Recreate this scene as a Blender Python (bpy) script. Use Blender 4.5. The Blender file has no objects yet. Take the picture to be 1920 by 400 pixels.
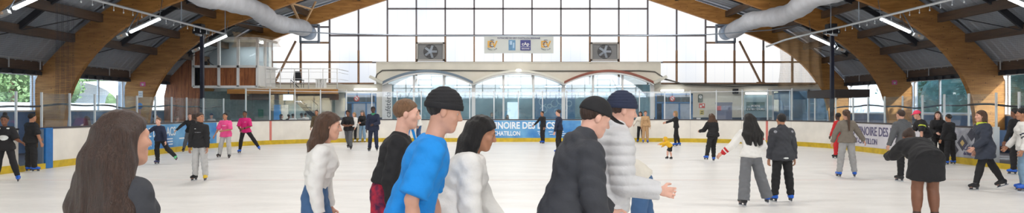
import bpy, bmesh, math, random
import numpy as np
from mathutils import Vector, Matrix
random.seed(7)
np.random.seed(7)
SC = bpy.context.scene
COL = SC.collection
PI = math.pi
R = math.radians

# ------------------------------------------------------------------ camera, sky, sun, exposure
CAMX, CAMZ, F = -0.31, 1.62, 1280.0
cam_d = bpy.data.cameras.new('camera'); cam_d.sensor_width = 36; cam_d.lens = 24.0
cam_d.shift_y = 5 / 1920; cam_d.clip_start = 0.05; cam_d.clip_end = 500
cam = bpy.data.objects.new('camera', cam_d); COL.objects.link(cam)
cam.location = (CAMX, 0, CAMZ); cam.rotation_euler = (R(90), 0, 0)
SC.camera = cam
SC.view_settings.view_transform = 'Standard'; SC.view_settings.look = 'None'
SC.view_settings.gamma = 1; SC.view_settings.use_curve_mapping = False
SC.view_settings.exposure = 0.45
SC.cycles.max_bounces = 8; SC.cycles.transparent_max_bounces = 24
SC.cycles.sample_clamp_indirect = 6.0

world = bpy.data.worlds.new('sky'); SC.world = world; world.use_nodes = True
wn = world.node_tree.nodes; wl = world.node_tree.links; wn.clear()
wo = wn.new('ShaderNodeOutputWorld'); wb = wn.new('ShaderNodeBackground'); ws = wn.new('ShaderNodeTexSky')
ws.sky_type = 'NISHITA'; ws.sun_disc = False; ws.sun_elevation = R(42); ws.sun_rotation = R(125)
ws.air_density = 1.0; ws.dust_density = 2.0
wl.new(ws.outputs[0], wb.inputs[0]); wb.inputs[1].default_value = 0.55
wl.new(wb.outputs[0], wo.inputs[0])

sun_d = bpy.data.lights.new('sun', 'SUN'); sun_d.energy = 7.0; sun_d.angle = R(0.6); sun_d.color = (1.0, 0.965, 0.91)
sun = bpy.data.objects.new('sun', sun_d); COL.objects.link(sun); sun.location = (30, -20, 30)
sun.rotation_euler = Vector((-1, 0.75, -0.95)).to_track_quat('-Z', 'Y').to_euler()

# added fill lights high over the ice (their fittings are built in the lamp section)
FILL_SPOTS = [(x, y) for y in (2.0, 10.5, 19.0, 26.0) for x in (-8.0, 0.0, 8.0)]
for (lx, ly) in FILL_SPOTS:
    ld = bpy.data.lights.new('ice_fill_light', 'AREA'); ld.shape = 'RECTANGLE'; ld.size = 1.5; ld.size_y = 0.7
    ld.energy = 165; ld.color = (1.0, 0.965, 0.92)
    lo = bpy.data.objects.new('ice_fill_light', ld); COL.objects.link(lo); lo.location = (lx, ly, 7.43)

# added lights to brighten the far wall, tilted at it from above the frame
WALL_FILLS = [(-7.0, 31.0), (0.0, 31.0), (7.0, 31.0)]
for (lx, ly) in WALL_FILLS:
    ld = bpy.data.lights.new('far_fill_light', 'AREA'); ld.shape = 'RECTANGLE'; ld.size = 1.2; ld.size_y = 0.5
    ld.energy = 210; ld.color = (1.0, 0.97, 0.93)
    lo = bpy.data.objects.new('far_fill_light', ld); COL.objects.link(lo); lo.location = (lx, ly, 7.38)
    lo.rotation_euler = (R(42), 0, 0)

# ------------------------------------------------------------------ helpers
def at(px, Z, py=205):
    """world point seen at photo pixel (px, py) at distance Z"""
    return Vector((CAMX + (px - 960) * Z / F, Z, CAMZ - (py - 205) * Z / F))

def srgb(c):
    return tuple((v / 255 / 12.92) if v / 255 <= 0.04045 else ((v / 255 + 0.055) / 1.055) ** 2.4 for v in c)

MATS = {}
def mat(name, col, rough=0.6, metal=0.0, var=0.0, vscale=8.0, bump=0.0, bscale=40.0, stretch=None, emis=0.0, spec=0.5, col2=None):
    """procedural principled material; col is 0-255 sRGB, var mixes a noise-driven second tone"""
    if name in MATS: return MATS[name]
    m = bpy.data.materials.new(name); m.use_nodes = True
    nt = m.node_tree; n = nt.nodes; l = nt.links
    b = n['Principled BSDF']
    c = srgb(col)
    b.inputs['Base Color'].default_value = (*c, 1); b.inputs['Roughness'].default_value = rough
    b.inputs['Metallic'].default_value = metal; b.inputs['Specular IOR Level'].default_value = spec
    tc = n.new('ShaderNodeTexCoord'); mp = n.new('ShaderNodeMapping'); l.new(tc.outputs['Object'], mp.inputs[0])
    if stretch: mp.inputs['Scale'].default_value = stretch
    if var > 0:
        nz = n.new('ShaderNodeTexNoise'); nz.inputs['Scale'].default_value = vscale; nz.inputs['Detail'].default_value = 4
        l.new(mp.outputs[0], nz.inputs['Vector'])
        cr = n.new('ShaderNodeValToRGB'); cr.color_ramp.elements[0].position = 0.35; cr.color_ramp.elements[1].position = 0.68
        l.new(nz.outputs['Fac'], cr.inputs[0])
        c2 = srgb(col2) if col2 else tuple(v * (1 - var) for v in c)
        cr.color_ramp.elements[0].color = (*c2, 1); cr.color_ramp.elements[1].color = (*c, 1)
        l.new(cr.outputs[0], b.inputs['Base Color'])
    if bump > 0:
        nb = n.new('ShaderNodeTexNoise'); nb.inputs['Scale'].default_value = bscale; nb.inputs['Detail'].default_value = 3
        l.new(mp.outputs[0], nb.inputs['Vector'])
        bp = n.new('ShaderNodeBump'); bp.inputs['Strength'].default_value = bump; bp.inputs['Distance'].default_value = 0.02
        l.new(nb.outputs['Fac'], bp.inputs['Height']); l.new(bp.outputs[0], b.inputs['Normal'])
    if emis > 0:
        b.inputs['Emission Color'].default_value = (*c, 1); b.inputs['Emission Strength'].default_value = emis
    MATS[name] = m
    return m

def glass_mat(name, tint=(0.9, 0.96, 0.97), haze=0.05, hcol=(0.7, 0.8, 0.85), rough=0.02, refl=1.0):
    m = bpy.data.materials.new(name); m.use_nodes = True
    n = m.node_tree.nodes; l = m.node_tree.links; n.clear()
    o = n.new('ShaderNodeOutputMaterial'); t = n.new('ShaderNodeBsdfTransparent'); g = n.new('ShaderNodeBsdfGlossy')
    d = n.new('ShaderNodeBsdfDiffuse'); 
    lw = n.new('ShaderNodeLayerWeight'); lw.inputs['Blend'].default_value = 0.5
    pw = n.new('ShaderNodeMath'); pw.operation = 'POWER'; pw.inputs[1].default_value = 5.0; l.new(lw.outputs['Facing'], pw.inputs[0])
    f = n.new('ShaderNodeMath'); f.operation = 'MULTIPLY_ADD'; f.inputs[1].default_value = 0.5; f.inputs[2].default_value = 0.04; l.new(pw.outputs[0], f.inputs[0])
    m1 = n.new('ShaderNodeMixShader'); m2 = n.new('ShaderNodeMixShader'); mu = n.new('ShaderNodeMath'); mu.operation = 'MULTIPLY'
    t.inputs[0].default_value = (*tint, 1); g.inputs['Roughness'].default_value = rough; g.inputs[0].default_value = (1, 1, 1, 1)
    d.inputs[0].default_value = (*hcol, 1)
    nz = n.new('ShaderNodeTexNoise'); nz.inputs['Scale'].default_value = 3.0; nz.inputs['Detail'].default_value = 6
    tc = n.new('ShaderNodeTexCoord'); l.new(tc.outputs['Object'], nz.inputs['Vector'])
    hz = n.new('ShaderNodeMath'); hz.operation = 'MULTIPLY'; hz.inputs[1].default_value = haze * 2; l.new(nz.outputs['Fac'], hz.inputs[0])
    l.new(hz.outputs[0], m1.inputs[0]); l.new(t.outputs[0], m1.inputs[1]); l.new(d.outputs[0], m1.inputs[2])
    mu.inputs[1].default_value = refl; l.new(f.outputs[0], mu.inputs[0]); l.new(mu.outputs[0], m2.inputs[0])
    l.new(m1.outputs[0], m2.inputs[1]); l.new(g.outputs[0], m2.inputs[2]); l.new(m2.outputs[0], o.inputs[0])
    MATS[name] = m
    return m

def emis_mat(name, col, s):
    m = bpy.data.materials.new(name); m.use_nodes = True
    n = m.node_tree.nodes; l = m.node_tree.links; n.clear()
    o = n.new('ShaderNodeOutputMaterial'); e = n.new('ShaderNodeEmission'); e.inputs[0].default_value = (*col, 1); e.inputs[1].default_value = s
    l.new(e.outputs[0], o.inputs[0]); MATS[name] = m
    return m

def wood_mat(name, light, dark, grain=(1, 1, 1), planks=0.0, knots=0.75):
    m = bpy.data.materials.new(name); m.use_nodes = True
    nt = m.node_tree; n = nt.nodes; l = nt.links; b = n['Principled BSDF']; b.inputs['Roughness'].default_value = 0.62
    tc = n.new('ShaderNodeTexCoord'); mp = n.new('ShaderNodeMapping'); mp.inputs['Scale'].default_value = grain
    l.new(tc.outputs['Object'], mp.inputs[0])
    nz = n.new('ShaderNodeTexNoise'); nz.inputs['Scale'].default_value = 2.2; nz.inputs['Detail'].default_value = 8; nz.inputs['Distortion'].default_value = 0.6
    l.new(mp.outputs[0], nz.inputs['Vector'])
    cr = n.new('ShaderNodeValToRGB'); cr.color_ramp.elements[0].position = 0.3; cr.color_ramp.elements[1].position = 0.7
    cr.color_ramp.elements[0].color = (*srgb(dark), 1); cr.color_ramp.elements[1].color = (*srgb(light), 1)
    l.new(nz.outputs['Fac'], cr.inputs[0])
    vo = n.new('ShaderNodeTexVoronoi'); vo.inputs['Scale'].default_value = 5.5; l.new(tc.outputs['Object'], vo.inputs['Vector'])
    kr = n.new('ShaderNodeValToRGB'); kr.color_ramp.elements[0].position = 0.05; kr.color_ramp.elements[1].position = 0.16
    kr.color_ramp.elements[0].color = (1 - knots, 1 - knots, 1 - knots, 1); kr.color_ramp.elements[1].color = (1, 1, 1, 1)
    l.new(vo.outputs['Distance'], kr.inputs[0])
    mx = n.new('ShaderNodeMix'); mx.data_type = 'RGBA'; mx.blend_type = 'MULTIPLY'; mx.inputs[0].default_value = 1
    l.new(cr.outputs[0], mx.inputs[6]); l.new(kr.outputs[0], mx.inputs[7]); last = mx.outputs[2]
    if planks:
        sx = n.new('ShaderNodeSeparateXYZ'); l.new(tc.outputs['Object'], sx.inputs[0])
        ad = n.new('ShaderNodeMath'); ad.operation = 'ADD'; l.new(sx.outputs[0], ad.inputs[0]); l.new(sx.outputs[1], ad.inputs[1])
        mm = n.new('ShaderNodeMath'); mm.operation = 'MULTIPLY'; mm.inputs[1].default_value = planks; l.new(ad.outputs[0], mm.inputs[0])
        fr = n.new('ShaderNodeMath'); fr.operation = 'FRACT'; l.new(mm.outputs[0], fr.inputs[0])
        gt = n.new('ShaderNodeMath'); gt.operation = 'GREATER_THAN'; gt.inputs[1].default_value = 0.06; l.new(fr.outputs[0], gt.inputs[0])
        mr = n.new('ShaderNodeMapRange'); mr.inputs[3].default_value = 0.35; mr.inputs[4].default_value = 1; l.new(gt.outputs[0], mr.inputs[0])
        m3 = n.new('ShaderNodeMix'); m3.data_type = 'RGBA'; m3.blend_type = 'MULTIPLY'; m3.inputs[0].default_value = 1
        l.new(last, m3.inputs[6]); l.new(mr.outputs[0], m3.inputs[7]); last = m3.outputs[2]
    l.new(last, b.inputs['Base Color'])
    MATS[name] = m
    return m

def net_mat(name, col, cell=0.05, cord=0.1, ax=(1, 2)):
    """knotted net: cords every `cell` metres, the rest open"""
    m = bpy.data.materials.new(name); m.use_nodes = True
    n = m.node_tree.nodes; l = m.node_tree.links; n.clear()
    o = n.new('ShaderNodeOutputMaterial'); t = n.new('ShaderNodeBsdfTransparent'); d = n.new('ShaderNodeBsdfDiffuse')
    d.inputs[0].default_value = (*srgb(col), 1); mx = n.new('ShaderNodeMixShader')
    tc = n.new('ShaderNodeTexCoord'); sp = n.new('ShaderNodeSeparateXYZ'); l.new(tc.outputs['UV'], sp.inputs[0])
    outs = []
    for a in (0, 1):
        mu = n.new('ShaderNodeMath'); mu.operation = 'MULTIPLY'; mu.inputs[1].default_value = 1 / cell; l.new(sp.outputs[a], mu.inputs[0])
        fr = n.new('ShaderNodeMath'); fr.operation = 'FRACT'; l.new(mu.outputs[0], fr.inputs[0])
        lt = n.new('ShaderNodeMath'); lt.operation = 'LESS_THAN'; lt.inputs[1].default_value = cord; l.new(fr.outputs[0], lt.inputs[0])
        outs.append(lt.outputs[0])
    ma = n.new('ShaderNodeMath'); ma.operation = 'MAXIMUM'; l.new(outs[0], ma.inputs[0]); l.new(outs[1], ma.inputs[1])
    l.new(ma.outputs[0], mx.inputs[0]); l.new(t.outputs[0], mx.inputs[1]); l.new(d.outputs[0], mx.inputs[2]); l.new(mx.outputs[0], o.inputs[0])
    MATS[name] = m
    return m

class MB:
    """collects shapes, links them as one mesh object"""
    def __init__(s): s.bm = bmesh.new(); s.mi = 0
    def quad(s, pts, mi=None):
        vs = [s.bm.verts.new(p) for p in pts]; f = s.bm.faces.new(vs); f.material_index = s.mi if mi is None else mi; return f
    def box(s, lo, hi, mi=None, bev=0.0):
        x0, y0, z0 = lo; x1, y1, z1 = hi
        c = [Vector(p) for p in ((x0,y0,z0),(x1,y0,z0),(x1,y1,z0),(x0,y1,z0),(x0,y0,z1),(x1,y0,z1),(x1,y1,z1),(x0,y1,z1))]
        return s.hexa(c, mi, bev)
    def hexa(s, c, mi=None, bev=0.0):
        v = [s.bm.verts.new(p) for p in c]; fs = []
        for idx in ((3,2,1,0),(4,5,6,7),(0,1,5,4),(1,2,6,5),(2,3,7,6),(3,0,4,7)):
            f = s.bm.faces.new([v[i] for i in idx]); f.material_index = s.mi if mi is None else mi; fs.append(f)
        if bev > 0:
            es = list({e for f in fs for e in f.edges}); bmesh.ops.bevel(s.bm, geom=es, offset=bev, segments=2, affect='EDGES', profile=0.5)
        return fs
    def beam(s, a, b, w, h, up=(0, 0, 1), mi=None):
        a = Vector(a); b = Vector(b); d = (b - a).normalized(); u = Vector(up)
        sd = d.cross(u)
        if sd.length < 1e-4: sd = d.cross(Vector((0, 1, 0)))
        sd.normalize(); u = sd.cross(d).normalized(); sd *= w / 2; u *= h / 2
        return s.hexa([a - sd - u, a + sd - u, b + sd - u, b - sd - u, a - sd + u, a + sd + u, b + sd + u, b - sd + u], mi)
    def tube(s, pts, r, seg=8, mi=None, caps=True):
        pts = [Vector(p) for p in pts]; rings = []
        rr = r if isinstance(r, (list, tuple)) else [r] * len(pts)
        for i, p in enumerate(pts):
            d = (pts[min(i + 1, len(pts) - 1)] - pts[max(i - 1, 0)]).normalized()
            u = Vector((0, 0, 1)) if abs(d.z) < 0.95 else Vector((0, 1, 0))
            sd = d.cross(u).normalized(); u = sd.cross(d)
            rings.append([s.bm.verts.new(p + (sd * math.cos(2 * PI * k / seg) + u * math.sin(2 * PI * k / seg)) * rr[i]) for k in range(seg)])
        for i in range(len(rings) - 1):
            for k in range(seg):
                f = s.bm.faces.new((rings[i][k], rings[i][(k + 1) % seg], rings[i + 1][(k + 1) % seg], rings[i + 1][k])); f.smooth = True
                f.material_index = s.mi if mi is None else mi
        if caps:
            for rg in (rings[0][::-1], rings[-1]):
                f = s.bm.faces.new(rg); f.material_index = s.mi if mi is None else mi
    def disc(s, c, r, n, thick, seg=24, mi=None):
        c = Vector(c); n = Vector(n).normalized(); s.tube([c, c + n * thick], r, seg, mi)
    def ell(s, c, rad, seg=16, mi=None):
        M = Matrix.Translation(c) @ Matrix.Diagonal((*rad, 1))
        r = bmesh.ops.create_uvsphere(s.bm, u_segments=seg, v_segments=max(6, seg // 2), radius=1, matrix=M)
        for f in {f for v in r['verts'] for f in v.link_faces}: f.smooth = True; f.material_index = s.mi if mi is None else mi
    def build(s, name, mats, parent=None, recalc=True):
        if recalc: bmesh.ops.recalc_face_normals(s.bm, faces=s.bm.faces)
        me = bpy.data.meshes.new(name); s.bm.to_mesh(me); s.bm.free()
        for m in (mats if isinstance(mats, (list, tuple)) else [mats]): me.materials.append(m)
        o = bpy.data.objects.new(name, me); COL.objects.link(o)
        if parent:
            o.parent = parent; o.matrix_parent_inverse = Matrix.Translation(parent.location).inverted() if parent.rotation_euler.z == 0 else parent.matrix_basis.inverted()
        return o

def tag(o, label=None, cat=None, group=None, kind=None):
    if label: o['label'] = label
    if cat: o['category'] = cat
    if group: o['group'] = group
    if kind: o['kind'] = kind
    return o
def empty(name, loc, label, cat, group=None):
    o = bpy.data.objects.new(name, None); COL.objects.link(o); o.location = loc; o.empty_display_size = 0.2
    return tag(o, label, cat, group)
def struct(mb, name, mats, label=None):
    return tag(mb.build(name, mats), label, None, None, 'structure')
def text_obj(body, name, m, size, loc, rot, parent=None, extrude=0.004, bold=0.012, align='LEFT', sx=1.0):
    cu = bpy.data.curves.new(name, 'FONT'); cu.body = body; cu.size = size; cu.extrude = extrude; cu.offset = bold * size
    cu.align_x = align; cu.resolution_u = 3
    t = bpy.data.objects.new(name, cu); COL.objects.link(t)
    me = bpy.data.meshes.new_from_object(t); bpy.data.objects.remove(t)
    M = Matrix.Translation(loc) @ Matrix([[*r, 0] for r in rot] + [[0, 0, 0, 1]]) @ Matrix.Diagonal((sx, 1, 1, 1))
    me.transform(M); me.materials.clear(); me.materials.append(m)
    o = bpy.data.objects.new(name, me); COL.objects.link(o)
    if parent: o.parent = parent; o.matrix_parent_inverse = Matrix.Translation(parent.location).inverted()
    return o
def frame(xd, yd):
    xd = Vector(xd).normalized(); yd = Vector(yd).normalized(); zd = xd.cross(yd)
    return [[xd[i], yd[i], zd[i]] for i in range(3)]
FRONT = frame((1, 0, 0), (0, 0, 1))          # text facing the camera (-Y)
def crom(pts, n=6):
    out = []; P = [pts[0]] + list(pts) + [pts[-1]]
    for i in range(1, len(P) - 2):
        for k in range(n):
            t = k / n; q = []
            for j in range(len(pts[0])):
                a, b, c, d = P[i - 1][j], P[i][j], P[i + 1][j], P[i + 2][j]
                q.append(0.5 * (2 * b + (c - a) * t + (2 * a - 5 * b + 4 * c - d) * t * t + (3 * b - a - 3 * c + d) * t ** 3))
            out.append(tuple(q))
    out.append(tuple(pts[-1])); return out

# ------------------------------------------------------------------ materials
M_ice = mat('ice', (240, 238, 234), 0.34, spec=0.35)
nt = M_ice.node_tree; n_, l_ = nt.nodes, nt.links; b_ = n_['Principled BSDF']
tc = n_.new('ShaderNodeTexCoord'); nz = n_.new('ShaderNodeTexNoise'); nz.inputs['Scale'].default_value = 0.9; nz.inputs['Detail'].default_value = 9; nz.inputs['Roughness'].default_value = 0.65
mp = n_.new('ShaderNodeMapping'); mp.inputs['Scale'].default_value = (0.5, 1.6, 1); l_.new(tc.outputs['Object'], mp.inputs[0]); l_.new(mp.outputs[0], nz.inputs['Vector'])
cr = n_.new('ShaderNodeValToRGB'); cr.color_ramp.elements[0].position = 0.38; cr.color_ramp.elements[1].position = 0.62
cr.color_ramp.elements[0].color = (*srgb((234, 232, 228)), 1); cr.color_ramp.elements[1].color = (*srgb((246, 244, 240)), 1)
l_.new(nz.outputs['Fac'], cr.inputs[0])
n2 = n_.new('ShaderNodeTexNoise'); n2.inputs['Scale'].default_value = 9; n2.inputs['Detail'].default_value = 8
m2 = n_.new('ShaderNodeMapping'); m2.inputs['Rotation'].default_value = (0, 0, 0.5); m2.inputs['Scale'].default_value = (0.6, 2.2, 1)
l_.new(tc.outputs['Object'], m2.inputs[0]); l_.new(m2.outputs[0], n2.inputs['Vector'])
c2 = n_.new('ShaderNodeValToRGB'); c2.color_ramp.elements[0].position = 0.34; c2.color_ramp.elements[1].position = 0.46
c2.color_ramp.elements[0].color = (0.93, 0.93, 0.93, 1); c2.color_ramp.elements[1].color = (1, 1, 1, 1); l_.new(n2.outputs['Fac'], c2.inputs[0])
mx = n_.new('ShaderNodeMix'); mx.data_type = 'RGBA'; mx.blend_type = 'MULTIPLY'; mx.inputs[0].default_value = 1
l_.new(cr.outputs[0], mx.inputs[6]); l_.new(c2.outputs[0], mx.inputs[7]); l_.new(mx.outputs[2], b_.inputs['Base Color'])
bp = n_.new('ShaderNodeBump'); bp.inputs['Strength'].default_value = 0.25; bp.inputs['Distance'].default_value = 0.01
l_.new(n2.outputs['Fac'], bp.inputs['Height']); l_.new(bp.outputs[0], b_.inputs['Normal'])

M_board = mat('board_white', (236, 232, 224), 0.4, var=0.12, vscale=1.6)
M_kick = mat('kick_yellow', (214, 182, 40), 0.5, var=0.25, vscale=5)
M_rail = mat('board_rail_dark', (66, 62, 68), 0.5)
M_blue = mat('board_blue', (32, 112, 184), 0.45, var=0.15)
M_red = mat('line_red', (206, 120, 112), 0.5)
M_alu = mat('aluminium', (205, 210, 214), 0.35, metal=0.3)
M_white = mat('white_paint', (232, 232, 230), 0.5)
M_cream = mat('cream_wall', (222, 217, 203), 0.75, var=0.1, vscale=1.2)
M_glassR = glass_mat('rink_glass', (0.955, 0.98, 1.0), 0.016, (0.55, 0.7, 0.78))
M_glassW = glass_mat('window_glass', (0.93, 0.97, 0.98), 0.03, (0.7, 0.8, 0.9))
M_glassC = glass_mat('cafe_glass', (0.9, 0.96, 0.98), 0.04, (0.5, 0.7, 0.75), refl=2.4)
M_arch = wood_mat('glulam_wood', (192, 138, 70), (150, 99, 44), (0.6, 1, 4))
M_purl = wood_mat('dark_purlin_wood', (96, 72, 50), (62, 46, 34), (3, 0.4, 3), knots=0.4)
M_clad = wood_mat('wood_cladding', (172, 108, 62), (122, 66, 36), (6, 6, 0.7), planks=5.5)
M_mull = mat('mullion_brown', (150, 118, 92), 0.6, var=0.2)
M_mulg = mat('mullion_grey', (112, 106, 110), 0.5)
M_roof = mat('roof_metal', (172, 178, 186), 0.5, metal=0.2, var=0.15, vscale=0.8)
M_steel = mat('steel_grey', (140, 150, 162), 0.4, metal=0.4)
M_dark = mat('dark_metal', (30, 32, 38), 0.5)
M_duct = mat('duct_fabric', (192, 195, 202), 0.7, var=0.16, vscale=2.5, bump=0.5, bscale=6)
M_conc = mat('promenade_floor', (96, 98, 104), 0.6, var=0.2, vscale=1.0)
M_lamp = emis_mat('tube_light', (0.95, 0.98, 1.0), 14)
M_lampw = emis_mat('wall_tube_light', (0.97, 1.0, 1.0), 5)
M_net = net_mat('dark_net', (60, 62, 68), 0.05, 0.06)
M_netb = net_mat('beige_net', (176, 150, 118), 0.045, 0.2)
M_netw = net_mat('white_net', (190, 190, 205), 0.045, 0.2)
M_cloth = mat('banner_cloth', (214, 218, 214), 0.8)
M_blk = mat('black_paint', (18, 18, 20), 0.5)

# ------------------------------------------------------------------ ground, ice, outside ground
EY, RX, CR, NY = 33.75, 13.0, 7.0, -5.0                     # end board, half width, corner radius, near end
def ring(off=0.0, n=14):
    r = CR + off; pts = []
    for (cx, cy, a0) in ((RX - CR, NY + CR, -90), (RX - CR, EY - CR, 0), (-RX + CR, EY - CR, 90), (-RX + CR, NY + CR, 180)):
        for k in range(n + 1):
            a = R(a0 + 90 * k / n); pts.append((cx + r * math.cos(a), cy + r * math.sin(a)))
    return pts
mb = MB(); mb.quad([(x, y, 0.0) for x, y in ring(0.02)]); struct(mb, 'floor', M_ice, 'white scratched ice sheet of the rink')
mb = MB(); mb.box((-12.9, 15.55, 0.001), (12.9, 15.62, 0.003)); mb.box((-11.4, 31.2, 0.001), (11.4, 31.25, 0.003)); struct(mb, 'trim_90', mat('ice_line', (238, 222, 216), 0.4), 'faint pink line under the ice')
mb = MB(); mb.box((-19, -12, -0.3), (19, 42.5, -0.02)); struct(mb, 'floor', M_conc, 'grey rubber walkway floor around the rink')
M_out = mat('outside_paving', (206, 204, 200), 0.9, var=0.2, vscale=0.4)
mb = MB(); mb.box((-90, -60, -0.6), (90, 110, -0.31)); struct(mb, 'floor', M_out, 'pale sunlit ground outside the hall')

# ------------------------------------------------------------------ arches
INN = [(0, 9.95), (4, 8.75), (7.3, 7.7), (11.4, 6.3), (14.1, 5.28), (15.6, 4.32), (16.6, 3.2), (17.1, 2.2), (17.3, 1.2), (17.4, 0)]
OUT = [(0, 10.85), (4, 9.55), (8, 8.27), (12.75, 6.76), (14.3, 6.2), (15.8, 5.35), (17.0, 4.4), (18.0, 3.35), (18.38, 2.8), (18.38, 1.4), (18.38, 0)]
innc = crom(INN, 5); outc = crom(OUT, 5)
def resample(p, n):
    L = [0]
    for a, b in zip(p, p[1:]): L.append(L[-1] + math.hypot(b[0] - a[0], b[1] - a[1]))
    o = []; j = 0
    for k in range(n):
        t = L[-1] * k / (n - 1)
        while j < len(L) - 2 and L[j + 1] < t: j += 1
        f = (t - L[j]) / max(L[j + 1] - L[j], 1e-9); o.append((p[j][0] + (p[j + 1][0] - p[j][0]) * f, p[j][1] + (p[j + 1][1] - p[j][1]) * f))
    return o
NI = 44; innr = resample(innc, NI); outr = resample(outc, NI)
ARCHY = [38, 32, 26, 20, 14, 8, 2, -4, -10]
orders = ['nearest the glazed gable', 'second from the glazed gable', 'third from the glazed gable', 'fourth from the gable, at the frame corners']
for i, y in enumerate(ARCHY):
    e = empty('timber_arch', (0, y, 0), 'golden brown glulam timber arch %s' % (orders[i] if i < 4 else 'over the near ice, number %d from the gable' % (i + 1)), 'arch', 'glulam roof arches')
    hw = 0.11
    for s in (-1, 1):
        m = MB()
        F_ = [[(s * a[0], y - hw, a[1]), (s * b[0], y - hw, b[1])] for a, b in zip(innr, outr)]
        for k in range(NI - 1):
            a0, b0 = innr[k], outr[k]; a1, b1 = innr[k + 1], outr[k + 1]
            A = [(s * a0[0], a0[1]), (s * b0[0], b0[1]), (s * b1[0], b1[1]), (s * a1[0], a1[1])]
            m.quad([(p[0], y - hw, p[1]) for p in A]); m.quad([(p[0], y + hw, p[1]) for p in A])
            m.quad([(A[0][0], y - hw, A[0][1]), (A[3][0], y - hw, A[3][1]), (A[3][0], y + hw, A[3][1]), (A[0][0], y + hw, A[0][1])])
            m.quad([(A[1][0], y - hw, A[1][1]), (A[2][0], y - hw, A[2][1]), (A[2][0], y + hw, A[2][1]), (A[1][0], y + hw, A[1][1])])
        bmesh.ops.remove_doubles(m.bm, verts=m.bm.verts, dist=0.0005)
        m.build('arch_half', M_arch, e)
        m = MB(); m.box((s * 17.3 - 0.08 if s > 0 else -18.46, y - 0.14, -0.02), (18.46 if s > 0 else -17.22, y + 0.14, 0.16)); m.build('steel_shoe', M_steel, e)

# roof skin on the outer curve
def roof_pt(x):
    x = abs(x)
    for a, b in zip(outr, outr[1:]):
        if a[0] <= x <= b[0] and b[0] > a[0]: return a[1] + (b[1] - a[1]) * (x - a[0]) / (b[0] - a[0])
    return 3.0
def inn_z(x):
    x = abs(x)
    for a, b in zip(innr, innr[1:]):
        if a[0] <= x <= b[0] and b[0] > a[0]: return a[1] + (b[1] - a[1]) * (x - a[0]) / (b[0] - a[0])
    return 0.0
m = MB(); prof = [p for p in outr if p[1] > 3.15]; prof.append((18.5, 3.1))
full = [(-p[0], p[1]) for p in prof[::-1]] + prof[1:]
for a, b in zip(full, full[1:]):
    m.quad([(a[0], -12, a[1] + 0.16), (b[0], -12, b[1] + 0.16), (b[0], 38.4, b[1] + 0.16), (a[0], 38.4, a[1] + 0.16)])
    m.quad([(a[0], -12, a[1] + 0.4), (b[0], -12, b[1] + 0.4), (b[0], 38.4, b[1] + 0.4), (a[0], 38.4, a[1] + 0.4)])
# shallow ribs of the sheet, running down the slope
for yy in np.arange(-11.6, 38.2, 0.4):
    for a, b in zip(full, full[1:]):
        if abs(a[0]) > 8 or abs(b[0]) > 8:
            m.quad([(a[0], yy, a[1] + 0.16), (b[0], yy, b[1] + 0.16), (b[0], yy + 0.06, b[1] + 0.12), (a[0], yy + 0.06, a[1] + 0.12)])
            m.quad([(a[0], yy + 0.12, a[1] + 0.16), (b[0], yy + 0.12, b[1] + 0.16), (b[0], yy + 0.06, b[1] + 0.12), (a[0], yy + 0.06, a[1] + 0.12)])
struct(m, 'ceiling', M_roof, 'grey ribbed metal roof deck above the timber arches')
# purlins between the arches
PURL = [(16.95, 4.32), (15.9, 5.08), (14.2, 6.02), (11.6, 6.9), (8.8, 7.8), (6, 8.7), (3, 9.65), (0, 10.6)]
k = 0
for (px_, pz) in PURL:
    for s in ((-1, 1) if px_ else (1,)):
        m = MB()
        for y0, y1 in zip(ARCHY[1:], ARCHY): m.box((s * px_ - 0.08, y0 + 0.11, pz - 0.16), (s * px_ + 0.08, y1 - 0.11, pz + 0.16))
        k += 1; struct(m, 'trim_%d' % k, M_purl, 'dark timber purlin line under the %s roof slope at height %.1f m' % ('left' if s < 0 else 'right', pz))
# mid-bay steel rafters, edge flashings and wind bracing
for y0, y1 in zip(ARCHY[1:], ARCHY):
    ym = (y0 + y1) / 2
    for s in (-1, 1):
        m = MB(); P = [p for p in outr if p[0] > 5 and p[1] > 3.2][::3]
        for a, b in zip(P, P[1:]): m.beam((s * a[0], ym, a[1] - 0.06), (s * b[0], ym, b[1] - 0.06), 0.1, 0.2)
        k += 1; struct(m, 'trim_%d' % k, M_dark, 'dark steel rafter halfway between two arches')
        m = MB()
        for a, b in zip(P, P[1:]):
            m.beam((s * a[0], y0 + 0.25, a[1] + 0.02), (s * b[0], y0 + 0.25, b[1] + 0.02), 0.16, 0.06)
            m.beam((s * a[0], y1 - 0.25, a[1] + 0.02), (s * b[0], y1 - 0.25, b[1] + 0.02), 0.16, 0.06)
        k += 1; struct(m, 'trim_%d' % k, M_steel, 'pale steel flashing beside an arch')
        m = MB()
        m.tube([(s * 17.9, y0 + 0.2, 3.35), (s * 15.9, y1 - 0.2, 5.2)], 0.018, 6); m.tube([(s * 15.8, y0 + 0.2, 5.25), (s * 13.2, y1 - 0.2, 6.5)], 0.018, 6)
        k += 1; struct(m, 'trim_%d' % k, M_dark, 'thin dark wind bracing rod under the roof')
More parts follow.
